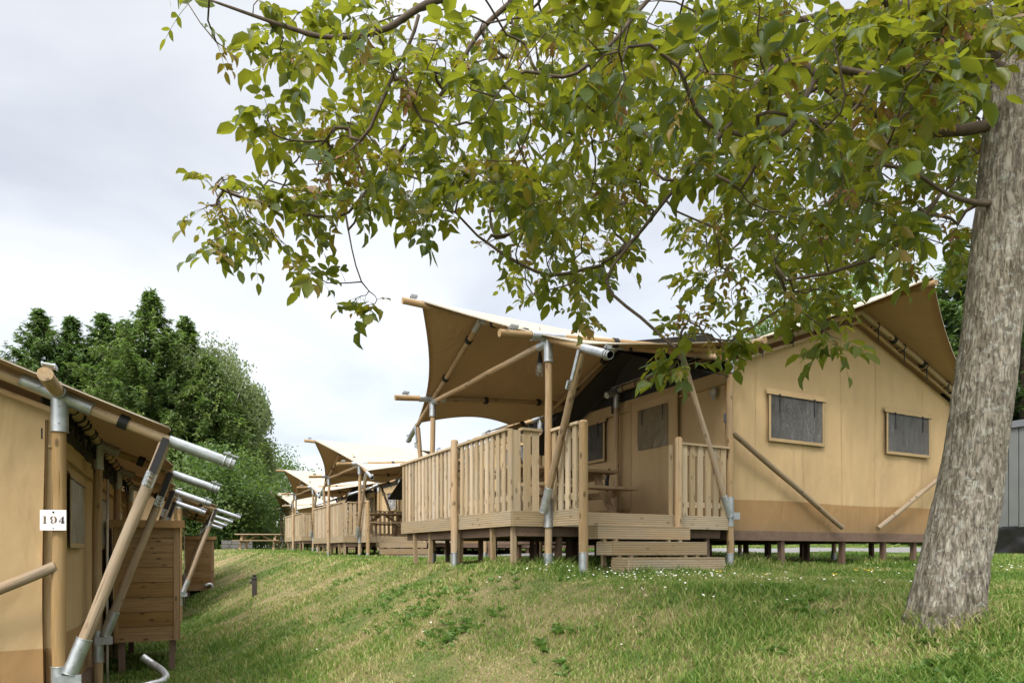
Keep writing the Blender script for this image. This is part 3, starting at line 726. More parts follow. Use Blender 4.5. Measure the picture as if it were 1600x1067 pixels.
def make_steps(loc, rz, label):
    root = empty('wooden_steps', loc, rz, label=label, cat='steps', group='wooden steps up to the verandas')
    for k, (t, z) in enumerate(((-.30, .415), (-.583, .232), (-.863, .057))):
        b = MB(); w_ = 1.36 + .0 * k; hh = .128
        b.beam((.45, t - .012, z - hh / 2), (.45 + w_, t - .012, z - hh / 2), .024, hh)              # riser
        b.beam((.462, t + .001, z - hh / 2), (.462, t + .29, z - hh / 2), .024, hh); b.beam((.45 + w_ - .012, t + .001, z - hh / 2), (.45 + w_ - .012, t + .29, z - hh / 2), .024, hh)
        for i in range(2): b.box((.45, t - .024 + i * .155, z + .001), (.45 + w_, t - .024 + (i + 1) * .155 - .006, z + .024))
        b.build('step', W_deckb, root)
        if k < 2:
            b = MB()
            for s in (.56, .72, 1.5, 1.68): b.beam((s, t + .02, -.2), (s, t + .02, z - hh), .045, .045, (0, 1, 0))
            b.build('step_support', W_slat, root)
    b = MB()
    for s in (.58, 1.6): b.beam((s, -.045, .30), (s, -.045, .43), .07, .02, (0, 1, 0))
    b.build('step_support', W_slat, root)
    return root
def make_picnic(loc, rz, label, L=1.75, group=None):
    root = empty('picnic_table', loc, rz, label=label, cat='picnic table', group=group)
    b = MB()
    for i in range(5): y = -.36 + i * .18; b.box((-L / 2, y - .083, .705), (L / 2, y + .083, .745))
    b.build('tabletop', W_table, root)
    for sg in (-1, 1):
        b = MB()
        for i in range(2): y = sg * (.68 + i * .14); b.box((-L / 2, y - .065, .425), (L / 2, y + .065, .463))
        b.build('bench_seat', W_table, root)
    for x in (-L / 2 + .28, L / 2 - .28):
        b = MB(); b.beam((x, -.72, .0), (x, -.22, .70), .045, .10, (1, 0, 0)); b.beam((x, .72, .0), (x, .22, .70), .045, .10, (1, 0, 0))
        b.beam((x + .047, -.80, .375), (x + .047, .80, .375), .044, .095); b.beam((x + .047, -.38, .655), (x + .047, .38, .655), .044, .09); b.build('trestle', W_table, root)
    b = MB(); b.beam((-L / 2 + .3, 0, .36), (-.1, 0, .68), .04, .08); b.beam((L / 2 - .3, 0, .36), (.1, 0, .68), .04, .08); b.build('brace', W_table, root)
    return root
# ---------------------------------------------------------------- the row on the bank
N1 = Vector((.41, 7.7, H - .14)); N2v = Vector((-4.13, 18.5, H - .17)); N3 = Vector((-7.93, 27.2, H + .02)); N4 = Vector((-12.15, 38.0, H + .02))
TG = 'safari tents in the row on the bank'
t1 = make_tent(N1, TA, 'largest tan safari tent, with the open veranda, behind the leaning tree trunk')
t2 = copy_tree(t1); t2.location = N2v; t2['label'] = 'second tan tent of the row on the bank, just beyond the largest tent veranda'
t3 = copy_tree(t1); t3.location = N3; t3['label'] = 'third tent of the row on the bank, small, with cream canopy above railed deck'
t4 = make_tent(N4, TA, 'farthest small tent of the row, its veranda closed by a tan canvas wall', closed=True)
d1 = make_deck(N1, TA, 'large raised veranda deck with slatted railing in front of the near tent')
d2 = copy_tree(d1); d2.location = N2v; d2['label'] = 'slatted veranda deck of the second tent, left of the large deck'
d3 = copy_tree(d1); d3.location = N3; d3['label'] = 'small distant slatted veranda deck of the third tent'
s1 = make_steps(N1, TA, 'three ribbed wooden steps leading up to the near veranda')
s2 = copy_tree(s1); s2.location = N2v; s2['label'] = 'wooden steps up to the veranda of the second tent'
s3 = copy_tree(s1); s3.location = N3; s3['label'] = 'small distant wooden steps up to the third tent veranda'
def loc_of(N, ang, s, t, z): return Vector((N.x + s * math.cos(ang) - t * math.sin(ang), N.y + s * math.sin(ang) + t * math.cos(ang), N.z + z))
GP = 'picnic tables on the verandas'
pt1 = make_picnic(loc_of(N1, TA, 1.28, 1.98, .592), TA, 'wooden picnic table on the near veranda, behind the slatted railing', group=GP)
pt2 = copy_tree(pt1); pt2.location = loc_of(N2v, TA, 1.28, 1.98, .592); pt2['label'] = 'wooden picnic table on the veranda of the second tent'
pt3 = copy_tree(pt1); pt3.location = loc_of(N3, TA, 1.28, 1.98, .592); pt3['label'] = 'picnic table on the small third veranda, mostly behind its railing'
x4, y4 = (406 - 800) / 1067 * 31, 31.0
pt4 = make_picnic(Vector((x4, y4, gz(x4, y4))), R(8), 'low wooden picnic table on the grass beside the farthest tent', L=2.0)
# caged bulb hanging under the canopy
def make_lamp(loc, label):
    root = empty('hanging_lamp', loc, 0, label=label, cat='lamp', group='caged lamps under the canopies')
    b = MB(); b.tube([(0, 0, 0), (0.004, 0, -.15), (0, 0, -.34)], .005, 6); b.build('cord', K_black, root)
    b = MB(); b.cyl((0, 0, -.30), (0, 0, -.42), .012, .032, 12); b.cyl((0, 0, -.42), (0, 0, -.46), .034, .034, 12); b.build('socket', K_black, root)
    b = MB(); b.cyl((0, 0, -.46), (0, 0, -.50), .02, .034, 12); b.cyl((0, 0, -.50), (0, 0, -.56), .034, .03, 12); b.cyl((0, 0, -.56), (0, 0, -.58), .03, .012, 12); b.build('bulb', K_glass, root)
    b = MB()
    for k in range(6):
        a = k * math.pi / 3; b.tube([(math.cos(a) * r, math.sin(a) * r, z) for r, z in ((.036, -.45), (.048, -.52), (.046, -.60), (.02, -.63))], .003, 5)
    b.torus((0, 0, -.55), (0, 0, 1), .048, .003); b.build('cage', K_metal, root); return root
make_lamp(loc_of(N1, TA, .42, .9, 3.0), 'caged bulb hanging from the near canopy beside the front post')

# ---------------------------------------------------------------- tents on the left terrace
NL = Vector((-3.247, 4.9, H - 1.64))
def make_left_tent(loc, label):
    root = empty('safari_tent', loc, TB, label=label, cat='tent', group='safari tents on the low terrace at left')
    make_body(root, -5.4, 0.0, TS, TS, lace=1, brace_z=1.54, band=.94)
    for a in (1.05, 3.4, 5.75): window(root, 'y', -.07, a, a + .85, 1.72, 2.28, 1, K_pane2, straps=False)
    # drain hose loop and thin pipe clipped to the second post
    b = MB(); b.tube([(.09, 2.46, .1), (.085, 2.46, 1.2), (.09, 2.46, 2.4)], .012, 8); b.build('cable_pipe', M_flat('pipe_grey', (.45, .40, .33), .5), root)
    return root
l1 = make_left_tent(NL, 'large tan tent cut by the left edge, with the 194 sign on its post')
NL2 = Vector((-6.86, 14.1, H - 1.60))
l2 = copy_tree(l1); l2.location = NL2; l2['label'] = 'second tent of the left terrace, beyond the first wooden box, smaller steel tubes'
def make_box(loc, rz, label):
    root = empty('wooden_box', loc, rz, label=label, cat='storage box', group='plank boxes beside the left tents')
    b = MB(); W_, D_, Z0, Z1 = .70, 1.9, .40, 1.86
    n = 8
    for i in range(n):
        a, c = lerp(Z0, Z1, i / n), lerp(Z0, Z1, (i + 1) / n) - .007
        b.box((0, 0, a), (W_, .022, c), ax=0); b.box((0, D_ - .022, a), (W_, D_, c), ax=0)
        b.box((W_ + .001, .0, a), (W_ + .022, D_, c), ax=1)
    b.box((.01, .023, Z0 + .01), (W_ - .002, D_ - .023, Z1 - .02), tone=0); b.build('plank_wall', W_box, root)
    b = MB(); b.box((W_ - .05, -.012, Z0), (W_ + .012, -.001, Z1)); b.box((0, -.012, Z0), (.045, -.001, Z1)) ; b.build('corner_batten', W_box, root)
    b = MB(); b.box((-.05, -.06, Z1 + .002), (W_ + .07, D_ + .05, Z1 + .03)); b.box((-.05, -.065, Z1 - .06), (W_ + .07, -.055, Z1 + .028)); b.box((W_ + .065, -.06, Z1 - .06), (W_ + .075, D_ + .05, Z1 + .028)); b.build('lid', C_band, root)
    for x, y in ((W_ - .07, .08), (W_ - .07, D_ - .1), (.08, .08), (.08, D_ - .1)):
        b = MB(); b.beam((x, y, -.1), (x, y, Z0), .07, .07, (0, 1, 0)); b.build('leg', W_pile, root)
    return root
bl = loc_of(NL, TB, .05, 3.7, .14)
b1_ = make_box(bl, TB, 'near plank box beside the 194 tent, crossed by the slanting poles')
b2_ = copy_tree(b1_); b2_.location = loc_of(NL2, TB, .12, 4.9, .14); b2_['label'] = 'far plank box beside the second left tent, hose hanging below it'
def make_hose(pts, label, r=.04):
    b = MB(); P_ = []
    pts = [Vector(p) for p in pts]
    for i in range(len(pts) - 1):
        p0, p1, p2, p3 = pts[max(i - 1, 0)], pts[i], pts[i + 1], pts[min(i + 2, len(pts) - 1)]
        for k in range(10):
            t = k / 10; P_.append(.5 * ((2 * p1) + (-p0 + p2) * t + (2 * p0 - 5 * p1 + 4 * p2 - p3) * t * t + (-p0 + 3 * p1 - 3 * p2 + p3) * t ** 3))
    rs = [r * (1 + .08 * (i % 2)) for i in range(len(P_))]
    b.tube(P_, rs, 10); o = b.build('drain_hose', M_flat('hose_silver', (.62, .63, .63), .35, .5, var=.3, scale=30)); tag(o, label, 'hose'); return o
h0 = loc_of(NL, TB, .35, 3.9, .50); hz = gz(h0.x, h0.y)
g_ = lambda u, Y: ((u - 800) / 1067 * Y, Y)
def onG(u, Y, dz=.04): x, y = g_(u, Y); return Vector((x, y, gz(x, y) + dz))
make_hose([onG(222, 8.0, .25), onG(238, 8.0, .16), onG(252, 7.9, .10), onG(259, 7.7, .06), onG(252, 7.45, .05), onG(238, 7.3, .05), onG(222, 7.2, .04), onG(205, 7.1, .04)], 'silver corrugated drain hose curling on grass below the near plank box')
hb = loc_of(NL2, TB, .80, 4.95, .5)
make_hose([hb, hb + Vector((.05, 0, -.12)), hb + Vector((.10, 0, -.28)), Vector((hb.x + .02, hb.y - .1, gz(hb.x, hb.y) + .05)), Vector((hb.x - .12, hb.y - .2, gz(hb.x, hb.y) + .04))], 'silver drain hose dropping from the far plank box to the ground')
# number plate on the near post of the 194 tent
sg = empty('number_sign', loc_of(NL, TB, 0, 0, 0) + Vector((0, 0, 1.865)), R(6), label='white square number plate reading 194 screwed to the tent post', cat='sign')
b = MB(); b.box((-.092, -.075, -.072), (.082, -.068, .072)); b.build('plate', K_white, sg)
b = MB(); b.cyl((-.002, -.075, .056), (-.002, -.080, .056), .007, None, 12); b.cyl((-.002, -.075, -.058), (-.002, -.079, -.058), .004, None, 10); b.build('screw', K_black, sg)
def digits():
    y0, y1 = -.0755, -.0775
    def poly(b, pts, m=0):
        n = len(pts); vs = [(x, y0, z) for x, z in pts] + [(x, y1, z) for x, z in pts]
        b.add(vs, [tuple(range(n, 2 * n))[::-1], tuple(range(n))] + [(i, (i + 1) % n, n + (i + 1) % n, n + i) for i in range(n)], m=m)
    def arc(b, cx, cz, rx0, rz0, rx1, rz1, a0, a1, k=10):
        o = [(cx + rx1 * math.cos(R(a)), cz + rz1 * math.sin(R(a))) for a in np.linspace(a0, a1, k)]
        i = [(cx + rx0 * math.cos(R(a)), cz + rz0 * math.sin(R(a))) for a in np.linspace(a1, a0, k)]
        for q in range(k - 1): poly(b, [o[q], o[q + 1], i[k - 2 - q], i[k - 1 - q]])
    zt, zb = .028, -.024
    b = MB(); poly(b, [(-.066, zt), (-.052, zt), (-.052, zb + .004), (-.066, zb + .004)]); poly(b, [(-.072, zb), (-.046, zb), (-.050, zb + .005), (-.068, zb + .005)]); poly(b, [(-.073, zt), (-.066, zt), (-.066, zt - .005), (-.070, zt - .004)]); b.build('digit', K_ink, sg)
    b = MB(); cx = -.002; arc(b, cx - .003, .012, .007, .010, .019, .016, 90, 275); arc(b, cx + .001, .003, .008, .022, .023, .0255, -70, 88, 12); arc(b, cx - .003, -.012, .005, .006, .016, .0125, 185, 300); b.cyl((cx - .013, y0, -.010), (cx - .013, y1, -.010), .006, None, 10); b.build('digit', K_ink, sg)
    b = MB(); poly(b, [(.062, zt), (.066, zt), (.066, zb + .004), (.053, zb + .004), (.053, zt - .014)]); poly(b, [(.047, zb), (.073, zb), (.069, zb + .005), (.051, zb + .005)])
    poly(b, [(.047, .010), (.052, .016), (.040, -.008), (.034, -.011)]); poly(b, [(.031, -.008), (.0525, -.008), (.0525, -.0125), (.031, -.0125)]); poly(b, [(.0665, -.008), (.075, -.008), (.075, -.0125), (.0665, -.0125)]); b.build('digit', K_black, sg)
digits()

# ---------------------------------------------------------------- grey cabin at the right, bollard, stone wall
def make_cabin():
    Yc = 17.0; c = P(1549, 850, Yc); rz = R(28.2) + R(90)
    root = empty('grey_cabin', (c.x, c.y, gz(c.x, c.y)), rz, label='grey clad cabin with black plastic at its base, behind the tree trunk', cat='cabin')
    # local x runs along A-direction (away); the near long side extends towards -x
    z0, z1 = .66, 3.05; Lx = 7.5; D = 3.6
    b = MB(); n = 34
    for i in range(n):
        a = -Lx * i / n; b.box((a, .061, z0), (a - Lx / n + .022, .088, z1 + .0), ax=2)
    b.box((-.01, -.03, z0), (-Lx, .06, z1), m=1); 
    b.build('clad_wall', [M_flat('grey_cladding', (.125, .13, .125), .6, var=.08, scale=3), M_flat('cladding_joint', (.04, .04, .042), .8)], root)
    b = MB()
    for i in range(20): b.box((.0, -.0 - D * i / 20, z0), (.02, -.0 - D * (i + 1) / 20 + .012, z1))
    b.build('clad_wall', M_flat('grey_cladding_end', (.13, .135, .13), .6, var=.08, scale=3), root)
    b = MB(); b.box((.10, .16, z1), (-Lx, -D - .1, z1 + .16)); b.build('roof_edge', M_flat('dark_grey_trim', (.12, .125, .135), .5, var=.1), root)
    b = MB(); b.box((.045, .10, -.1), (-.015, -.03, z1 - .003)); b.build('corner_trim', M_flat('corner_dark', (.05, .055, .06), .5), root)
    g = np.zeros((60, 14, 3))
    for i in range(60):
        for j in range(14):
            x = -Lx * i / 59; z = lerp(-.1, z0 + .02, j / 13)
            g[i, j] = (x, .09 + .05 * mn.noise(Vector((x * 3, z * 2.5, 1))) + .03 * mn.noise(Vector((x * 9, z * 6, 5))), z)
    b = MB(); fs = [tuple(int(q) for q in f) for f in grid_faces(60, 14)]; b.add([tuple(p) for p in g.reshape(-1, 3)], fs, smooth=True)
    b.build('plastic_skirt', M_flat('black_sheeting', (.014, .014, .015), .28, spec=.6, bump=.3), root)
    return root
cabin = make_cabin()
bx_, by_ = (397.5 - 800) / 1067 * 13.6, 13.6
bo = empty('bollard_light', (bx_, by_, gz(bx_, by_) - .03), R(10), label='short dark garden bollard light standing on the grassy bank', cat='bollard')
b = MB(); b.box((-.04, -.04, 0), (.04, .04, .40)); b.build('post', M_flat('bollard_brown', (.05, .04, .035), .6), bo)
b = MB(); b.box((-.075, -.06, .40), (.055, .06, .425)); b.cyl((-.02, 0, .34), (-.09, 0, .33), .035, .03, 10); b.cyl((0, 0, .425), (0, 0, .47), .02, .05, 10); b.build('lamp_head', M_flat('bollard_head', (.06, .055, .05), .5), bo)
b = MB(); random.seed(3)
for r_ in range(3):
    x = 0.0
    while x < 1.3:
        w_ = random.uniform(.25, .6); b.box((x, random.uniform(-.03, .0), r_ * .2), (x + w_ - .02, .3, r_ * .2 + .185)); x += w_
w0 = P(346, 858, 33); sw = b.build('stone_wall', M_flat('rough_grey_stone', (.12, .115, .105), .9, var=.35, bump=.6)); sw.location = (w0.x, w0.y, gz(w0.x, w0.y) - .1); sw.rotation_euler = (0, 0, R(12)); tag(sw, 'low grey stone wall below the bushes beyond the far plank box', 'wall')
# ---------------------------------------------------------------- walnut tree in the foreground
rng = np.random.default_rng(11); random.seed(11)
m = NT('walnut_bark'); pos = m.n('ShaderNodeTexCoord').outputs['Object']
fis = m.noise(m.map(pos, (62, 62, 15)), 1.0, 6, .66, 1.1)
nz = m.noise(m.map(pos, (1, 1, .35)), 26, 6, .7, .5); big = m.noise(pos, 3, 4)
c = m.ramp(nz, [(.3, (.125, .102, .078)), (.48, (.25, .215, .17)), (.68, (.41, .375, .31))])
c = m.mix(m.ramp(fis, [(.30, .8), (.42, 0.0)]), c, (.06, .047, .036))
c = m.mix(m.ramp(big, [(.5, 0.0), (.7, .5)]), c, (.13, .11, .07))
li = m.noise(m.map(pos, (1, 1, 1.5), (4, 4, 4)), 16, 5, .6, .3)
lf = m.ramp(li, [(.565, 0.0), (.61, .7)]); c = m.mix(lf, c, (.40, .39, .34))
sz = m.n('ShaderNodeSeparateXYZ', {0: pos}).outputs[2]
moss = m.math('MULTIPLY', m.ramp(m.noise(pos, 9, 4), [(.5, 0.0), (.6, .8)]), m.ramp(m.math('MULTIPLY', sz, 1.0), [(.04, 1.0), (.34, .0)])); c = m.mix(moss, c, (.05, .045, .022))
m.base(c, .95, spec=.15); m.bump(m.math('ADD', m.math('MULTIPLY', m.ramp(fis, [(.25, 0.0), (.5, 1.0)]), .8), nz), 1.0, .018)
M_bark = m.mat
M_twig = M_flat('twig_bark', (.085, .062, .042), .9, var=.4, scale=25, bump=.4)
def ray(u, v):
    for Y_ in np.arange(2.2, 30, .04):
        x = (u - 800) / 1067 * Y_
        if H + (862 - v) / 1067 * Y_ <= gz(x, Y_): return float(Y_)
    return 12.0
YT = ray(1480, 972); DY = YT - 3.7; print('YT', YT)
tb = P(1480, 975, YT); tb.z = gz(tb.x, tb.y) - .03
tree = empty('walnut_tree', tb, 0, label='big walnut tree leaning right in the foreground, leafy branches overhead', cat='tree')
cl = [(1478, 990, YT, 60), (1481, 955, YT, 53), (1488, 900, YT, 50), (1504, 810, YT, 46.5), (1524, 700, YT, 42.5), (1542, 570, YT, 41), (1559, 430, YT, 40), (1573, 310, YT, 41), (1585, 200, YT, 42), (1594, 100, YT, 42), (1603, -40, YT + .05, 35), (1615, -300, YT + .1, 26), (1625, -600, YT + .1, 16)]
cl = [(a_, b_, c_, w_ / 1067 * YT) for a_, b_, c_, w_ in cl]
def to_l(p): return p - tb
ctr = [to_l(P(u, v, y)) for u, v, y, r in cl]; ctr[0].z = -.12
NR, NA = 300, 170
def spl(pts, vals, t):
    k = t * (len(pts) - 1); i = min(int(k), len(pts) - 2); f = k - i
    p0, p1, p2, p3 = pts[max(i - 1, 0)], pts[i], pts[i + 1], pts[min(i + 2, len(pts) - 1)]
    c = .5 * ((2 * p1) + (-p0 + p2) * f + (2 * p0 - 5 * p1 + 4 * p2 - p3) * f * f + (-p0 + 3 * p1 - 3 * p2 + p3) * f ** 3)
    return c, lerp(vals[i], vals[i + 1], f)
V = []; rad = [x[3] for x in cl]
for i in range(NR):
    c_, r_ = spl(ctr, rad, (i / (NR - 1)) ** 1.15)
    for j in range(NA):
        a = 2 * math.pi * j / NA
        flare = 1 + .13 * math.sin(a * 5 + 1) * math.exp(-max(0, c_.z) / .13) + .09 * math.exp(-max(0, c_.z) / .05)
        fur = abs(mn.noise(Vector((math.cos(a) * 7, math.sin(a) * 7, c_.z * 1.6 + 3)))) 
        rr = r_ * flare * (1 + .05 * mn.noise(Vector((math.cos(a) * 1.3, math.sin(a) * 1.3, c_.z * 2))) + .035 * mn.noise(Vector((math.cos(a) * 5, math.sin(a) * 5, c_.z * 9))) + .045 * mn.noise(Vector((math.cos(a) * 13, math.sin(a) * 13, c_.z * 7))) - .04 * math.exp(-(fur / .07) ** 2))
        V.append((c_.x + math.cos(a) * rr, c_.y + math.sin(a) * rr, c_.z))
idx = np.arange(NR * NA).reshape(NR, NA); i2 = np.roll(idx, -1, 1)
F = np.stack([idx[:-1], i2[:-1], i2[1:], idx[1:]], -1).reshape(-1, 4)
np_mesh('trunk', V, F, M_bark, parent=tree)
# skeleton: main limbs then space colonised twigs
nodes = []; par = []; base_r = []
def add_chain(pts, r0, r1, parent=-1):
    pts = [Vector(p) for p in pts]; L = [0]
    for a, b in zip(pts, pts[1:]): L.append(L[-1] + (b - a).length)
    n = max(2, int(L[-1] / .10)); last = parent
    for k in range(n + 1):
        if k == 0 and parent >= 0: continue
        c_, _ = spl(pts, [0] * len(pts), k / n)
        w_ = .018 * min(1, k / 3) * (1 if r0 < .05 else .5)
        c_ = c_ + Vector((mn.noise(c_ * 2.3), mn.noise(c_ * 2.3 + Vector((5, 5, 5))), mn.noise(c_ * 2.3 + Vector((9, 1, 3))))) * w_ * 2
        nodes.append(c_); par.append(last); base_r.append(lerp(r0, r1, k / n)); last = len(nodes) - 1
    return last
def L_(*a): return [to_l(P(x[0], x[1], x[2] + DY * .9)) for x in a]
T_ = lambda v: to_l(P(1557 + (430 - v) * .11, v, YT))
limbs = [
 (L_((1575, 190, 3.7), (1450, 205, 3.75), (1310, 150, 3.8), (1243, 98, 3.8), (1175, 136, 3.85), (1131, 206, 3.9), (1040, 315, 4.0), (985, 380, 4.1), (940, 415, 4.15)), .055, .010),
 (L_((1580, 120, 3.7), (1480, 60, 3.6), (1300, -30, 3.5), (1060, -60, 3.4), (850, -20, 3.3), (683, 0, 3.2), (600, 45, 3.15), (517, 58, 3.1), (440, 39, 3.05), (327, 0, 3.0)), .055, .006),
 (L_((1585, 60, 3.7), (1400, -60, 4.0), (1150, -120, 4.3), (900, -60, 4.4), (770, 30, 4.4), (698, 136, 4.4), (620, 239, 4.4), (585, 285, 4.4)), .05, .008),
 (L_((1545, 318, 3.65), (1521, 315, 3.6), (1472, 302, 3.5), (1406, 261, 3.4), (1330, 265, 3.2)), .03, .008),
 (L_((1560, 85, 3.5), (1470, 100, 3.2), (1379, 125, 3.0), (1281, 117, 2.9), (1233, 201, 2.85), (1190, 215, 2.85), (1100, 190, 2.8), (1060, 110, 2.7)), .035, .007),
 (L_((1470, 302, 3.55), (1445, 337, 3.6), (1400, 385, 3.7), (1298, 429, 3.8), (1230, 445, 3.9)), .016, .005),
 (L_((1600, 150, 3.9), (1500, 120, 4.6), (1400, 170, 5.4), (1300, 260, 6.0), (1210, 330, 6.4), (1130, 400, 6.6)), .045, .008),
 (L_((1580, 100, 3.8), (1450, 20, 4.6), (1200, 40, 5.4), (1000, 120, 5.8), (860, 230, 6.0), (780, 320, 6.0)), .05, .008),
 (L_((654, 24, 3.25), (640, 70, 3.25), (615, 122, 3.2), (590, 180, 3.2), (571, 214, 3.2), (522, 253, 3.15), (480, 262, 3.1)), .010, .004),
 (L_((620, 239, 4.4), (585, 290, 4.3), (540, 335, 4.2), (470, 335, 4.1), (396, 317, 4.0), (350, 300, 3.9)), .010, .004),
 (L_((985, 380, 4.1), (950, 440, 4.0), (1000, 500, 3.9), (1060, 545, 3.8)), .009, .004),
 (L_((940, 415, 4.15), (870, 430, 4.2), (800, 400, 4.2), (750, 370, 4.2)), .009, .004),
 (L_((1060, -60, 3.4), (1000, 20, 3.1), (900, 120, 2.9), (820, 110, 2.8), (760, 190, 2.7)), .014, .004),
 (L_((540, 335, 4.2), (548, 390, 4.1), (566, 440, 4.05), (585, 462, 4.0)), .005, .003),
 (L_((1590, 20, 3.7), (1550, -150, 3.2), (1350, -260, 2.6), (1050, -300, 2.2), (800, -280, 1.9)), .045, .01),
 (L_((1600, 60, 3.8), (1700, -60, 3.9), (1850, -150, 4.2), (2000, -120, 4.6)), .05, .01),
 (L_((1605, 0, 3.9), (1650, -150, 4.6), (1650, -200, 5.6), (1560, -150, 6.8)), .045, .01),
]
for pts, r0, r1 in limbs: add_chain(pts, r0, r1)
blobs = [ # u v ru rv Ymin Ymax n
 (345, 320, 45, 45, 3.6, 4.3, 22), (430, 315, 60, 40, 3.6, 4.4, 26), (520, 320, 60, 40, 3.7, 4.6, 24), (345, 375, 35, 18, 3.7, 4.1, 5), (500, 425, 28, 14, 3.6, 4.0, 4), (580, 470, 22, 14, 3.8, 4.1, 4), (425, 380, 30, 12, 3.8, 4.2, 4),
 (390, 60, 60, 50, 2.8, 3.4, 10), (350, 0, 70, 20, 2.8, 3.2, 6), (500, 60, 90, 60, 2.8, 4.2, 28), (610, 70, 80, 70, 2.8, 4.6, 34), (425, 195, 25, 30, 3.0, 3.5, 6), (480, 215, 50, 45, 3.0, 4.0, 18), (560, 200, 80, 60, 3.0, 4.6, 40), (570, 285, 100, 40, 3.6, 4.8, 34), (670, 150, 70, 90, 3.0, 4.8, 44), (680, 265, 60, 45, 3.6, 5.0, 24),
 (700, 340, 50, 25, 3.6, 4.6, 8), (780, 90, 100, 90, 2.5, 5.6, 60), (880, 100, 100, 110, 2.4, 6.0, 66), (790, 260, 80, 70, 3.0, 6.0, 40), (860, 290, 90, 60, 3.2, 6.2, 44), (800, 350, 70, 45, 3.8, 6.0, 26), (900, 380, 90, 55, 3.8, 6.2, 44), (880, 440, 90, 25, 4.4, 6.6, 16), (900, 495, 22, 14, 4.2, 5.0, 3),
 (1000, 90, 110, 100, 2.4, 6.0, 70), (1000, 220, 90, 70, 3.0, 6.2, 50), (990, 300, 45, 50, 3.6, 6.0, 24), (1130, 80, 120, 100, 2.4, 6.4, 74), (1140, 230, 90, 80, 2.8, 6.6, 64), (1250, 120, 120, 120, 2.4, 6.4, 84), (1240, 280, 110, 70, 2.9, 6.8, 70),
 (1170, 370, 90, 50, 3.8, 7.0, 46), (1270, 380, 90, 60, 3.4, 7.0, 50), (1150, 440, 80, 40, 4.0, 7.0, 26), (1080, 520, 60, 30, 3.6, 4.4, 14), (1250, 460, 80, 40, 3.6, 6.6, 24), (1300, 520, 22, 20, 3.3, 3.9, 5), (1070, 560, 22, 12, 3.6, 4.0, 3), (1140, 530, 22, 20, 3.4, 4.0, 4), (1080, 360, 25, 25, 4.6, 6.4, 6),
 (1380, 100, 110, 110, 2.3, 6.2, 74), (1380, 250, 90, 80, 2.6, 6.0, 56), (1350, 360, 80, 50, 3.2, 6.6, 34), (1400, 420, 50, 25, 4.0, 6.4, 8), (1450, 340, 50, 50, 3.4, 5.8, 18), (1480, 120, 70, 110, 2.4, 5.6, 40), (1500, 400, 25, 40, 4.2, 5.6, 6), (1560, 40, 60, 60, 2.4, 4.0, 34), (1470, 60, 90, 70, 2.4, 4.0, 30), (1530, 110, 60, 60, 2.4, 3.2, 10),
 (900, -150, 400, 90, 2.2, 6.4, 110), (1400, -150, 300, 100, 2.2, 6.4, 90), (1700, -50, 120, 200, 3.0, 6.5, 45), (1500, -350, 500, 120, 3.0, 6.5, 70), (1750, 200, 70, 120, 4.2, 6.5, 12), (1490, 200, 45, 90, 4.4, 6.0, 44), (1520, 250, 22, 60, 4.6, 5.6, 14),
]
att = []
for u, v, ru, rv, y0, y1, n in blobs:
    for _ in range(int(n * ((.50 if u < 760 else .64) if v > 170 else 1.0 if u > 1250 else .78 if u > 1000 else .52) + .6)):
        while True:
            a, b_ = random.uniform(-1, 1), random.uniform(-1, 1)
            if a * a + b_ * b_ < 1: break
        uu, vv, yq = u + a * ru, v + b_ * rv, random.uniform(y0, y1) + DY * .9
        if uu > 1535 and vv > 130 and yq < YT + .4: continue
        if uu > 1515 and vv > 60 and yq < 4.1: continue
        att.append(to_l(P(uu, vv, yq)))
NP = np.array([tuple(p) for p in nodes]); attn = np.array([tuple(p) for p in att])
d0 = np.array([np.min(np.linalg.norm(NP - a, axis=1)) for a in attn]); order = np.argsort(d0)
buf = np.zeros((200000, 3)); nn = len(nodes); buf[:nn] = NP; tips = []; twig_chains = []
for ai in order:
    a = attn[ai]; D = np.linalg.norm(buf[:nn] - a, axis=1); k = int(np.argmin(D)); d = D[k]
    if d < .06: continue
    p0 = Vector(buf[k]); p2 = Vector(a); out_d = (p0 - Vector(buf[par[k]])).normalized() if par[k] >= 0 else Vector((0, 0, 1))
    mid = p0.lerp(p2, .5) + out_d * d * .22 + Vector((random.gauss(0, 1), random.gauss(0, 1), random.gauss(0, 1) + .5)) * d * .06
    n = max(2, int(d / .09)); last = k
    for q in range(1, n + 1):
        t = q / n; c_ = p0 * (1 - t) ** 2 + mid * 2 * t * (1 - t) + p2 * t * t
        c_ = c_ + Vector((random.gauss(0, 1), random.gauss(0, 1), random.gauss(0, 1))) * .007
        buf[nn] = c_; nodes.append(c_); par.append(last); base_r.append(0.0); last = nn; nn += 1
    tips.append(last)
cnt = np.zeros(nn)
for t in tips: cnt[t] += 1
for i in range(nn - 1, -1, -1):
    if par[i] >= 0: cnt[par[i]] += cnt[i]
rr = np.maximum(.0026 * np.maximum(cnt, 1) ** .43, np.array(base_r) * .8)
rr = np.minimum(rr * np.where(rr > .012, .78, 1.0), .045)
kids = [[] for _ in range(nn)]
for i in range(nn):
    if par[i] >= 0: kids[par[i]].append(i)
b = MB()
starts = [(i, None) for i in range(nn) if par[i] < 0]; stack = starts[:]
while stack:
    i, pr = stack.pop(); ch = ([pr] if pr is not None else []) + [i]; cur = i
    while kids[cur]:
        ks = sorted(kids[cur], key=lambda q: -rr[q])
        for q in ks[1:]: stack.append((q, cur))
        cur = ks[0]; ch.append(cur)
    if len(ch) > 1:
        rs = [float(rr[q]) for q in ch]
        if pr is not None: rs[0] = min(rs[0], rs[1] * 1.25)
        b.tube([nodes[q] for q in ch], rs, 10 if rs[0] > .02 else 6 if rs[0] > .006 else 4)
b.build('branches', M_twig, tree)
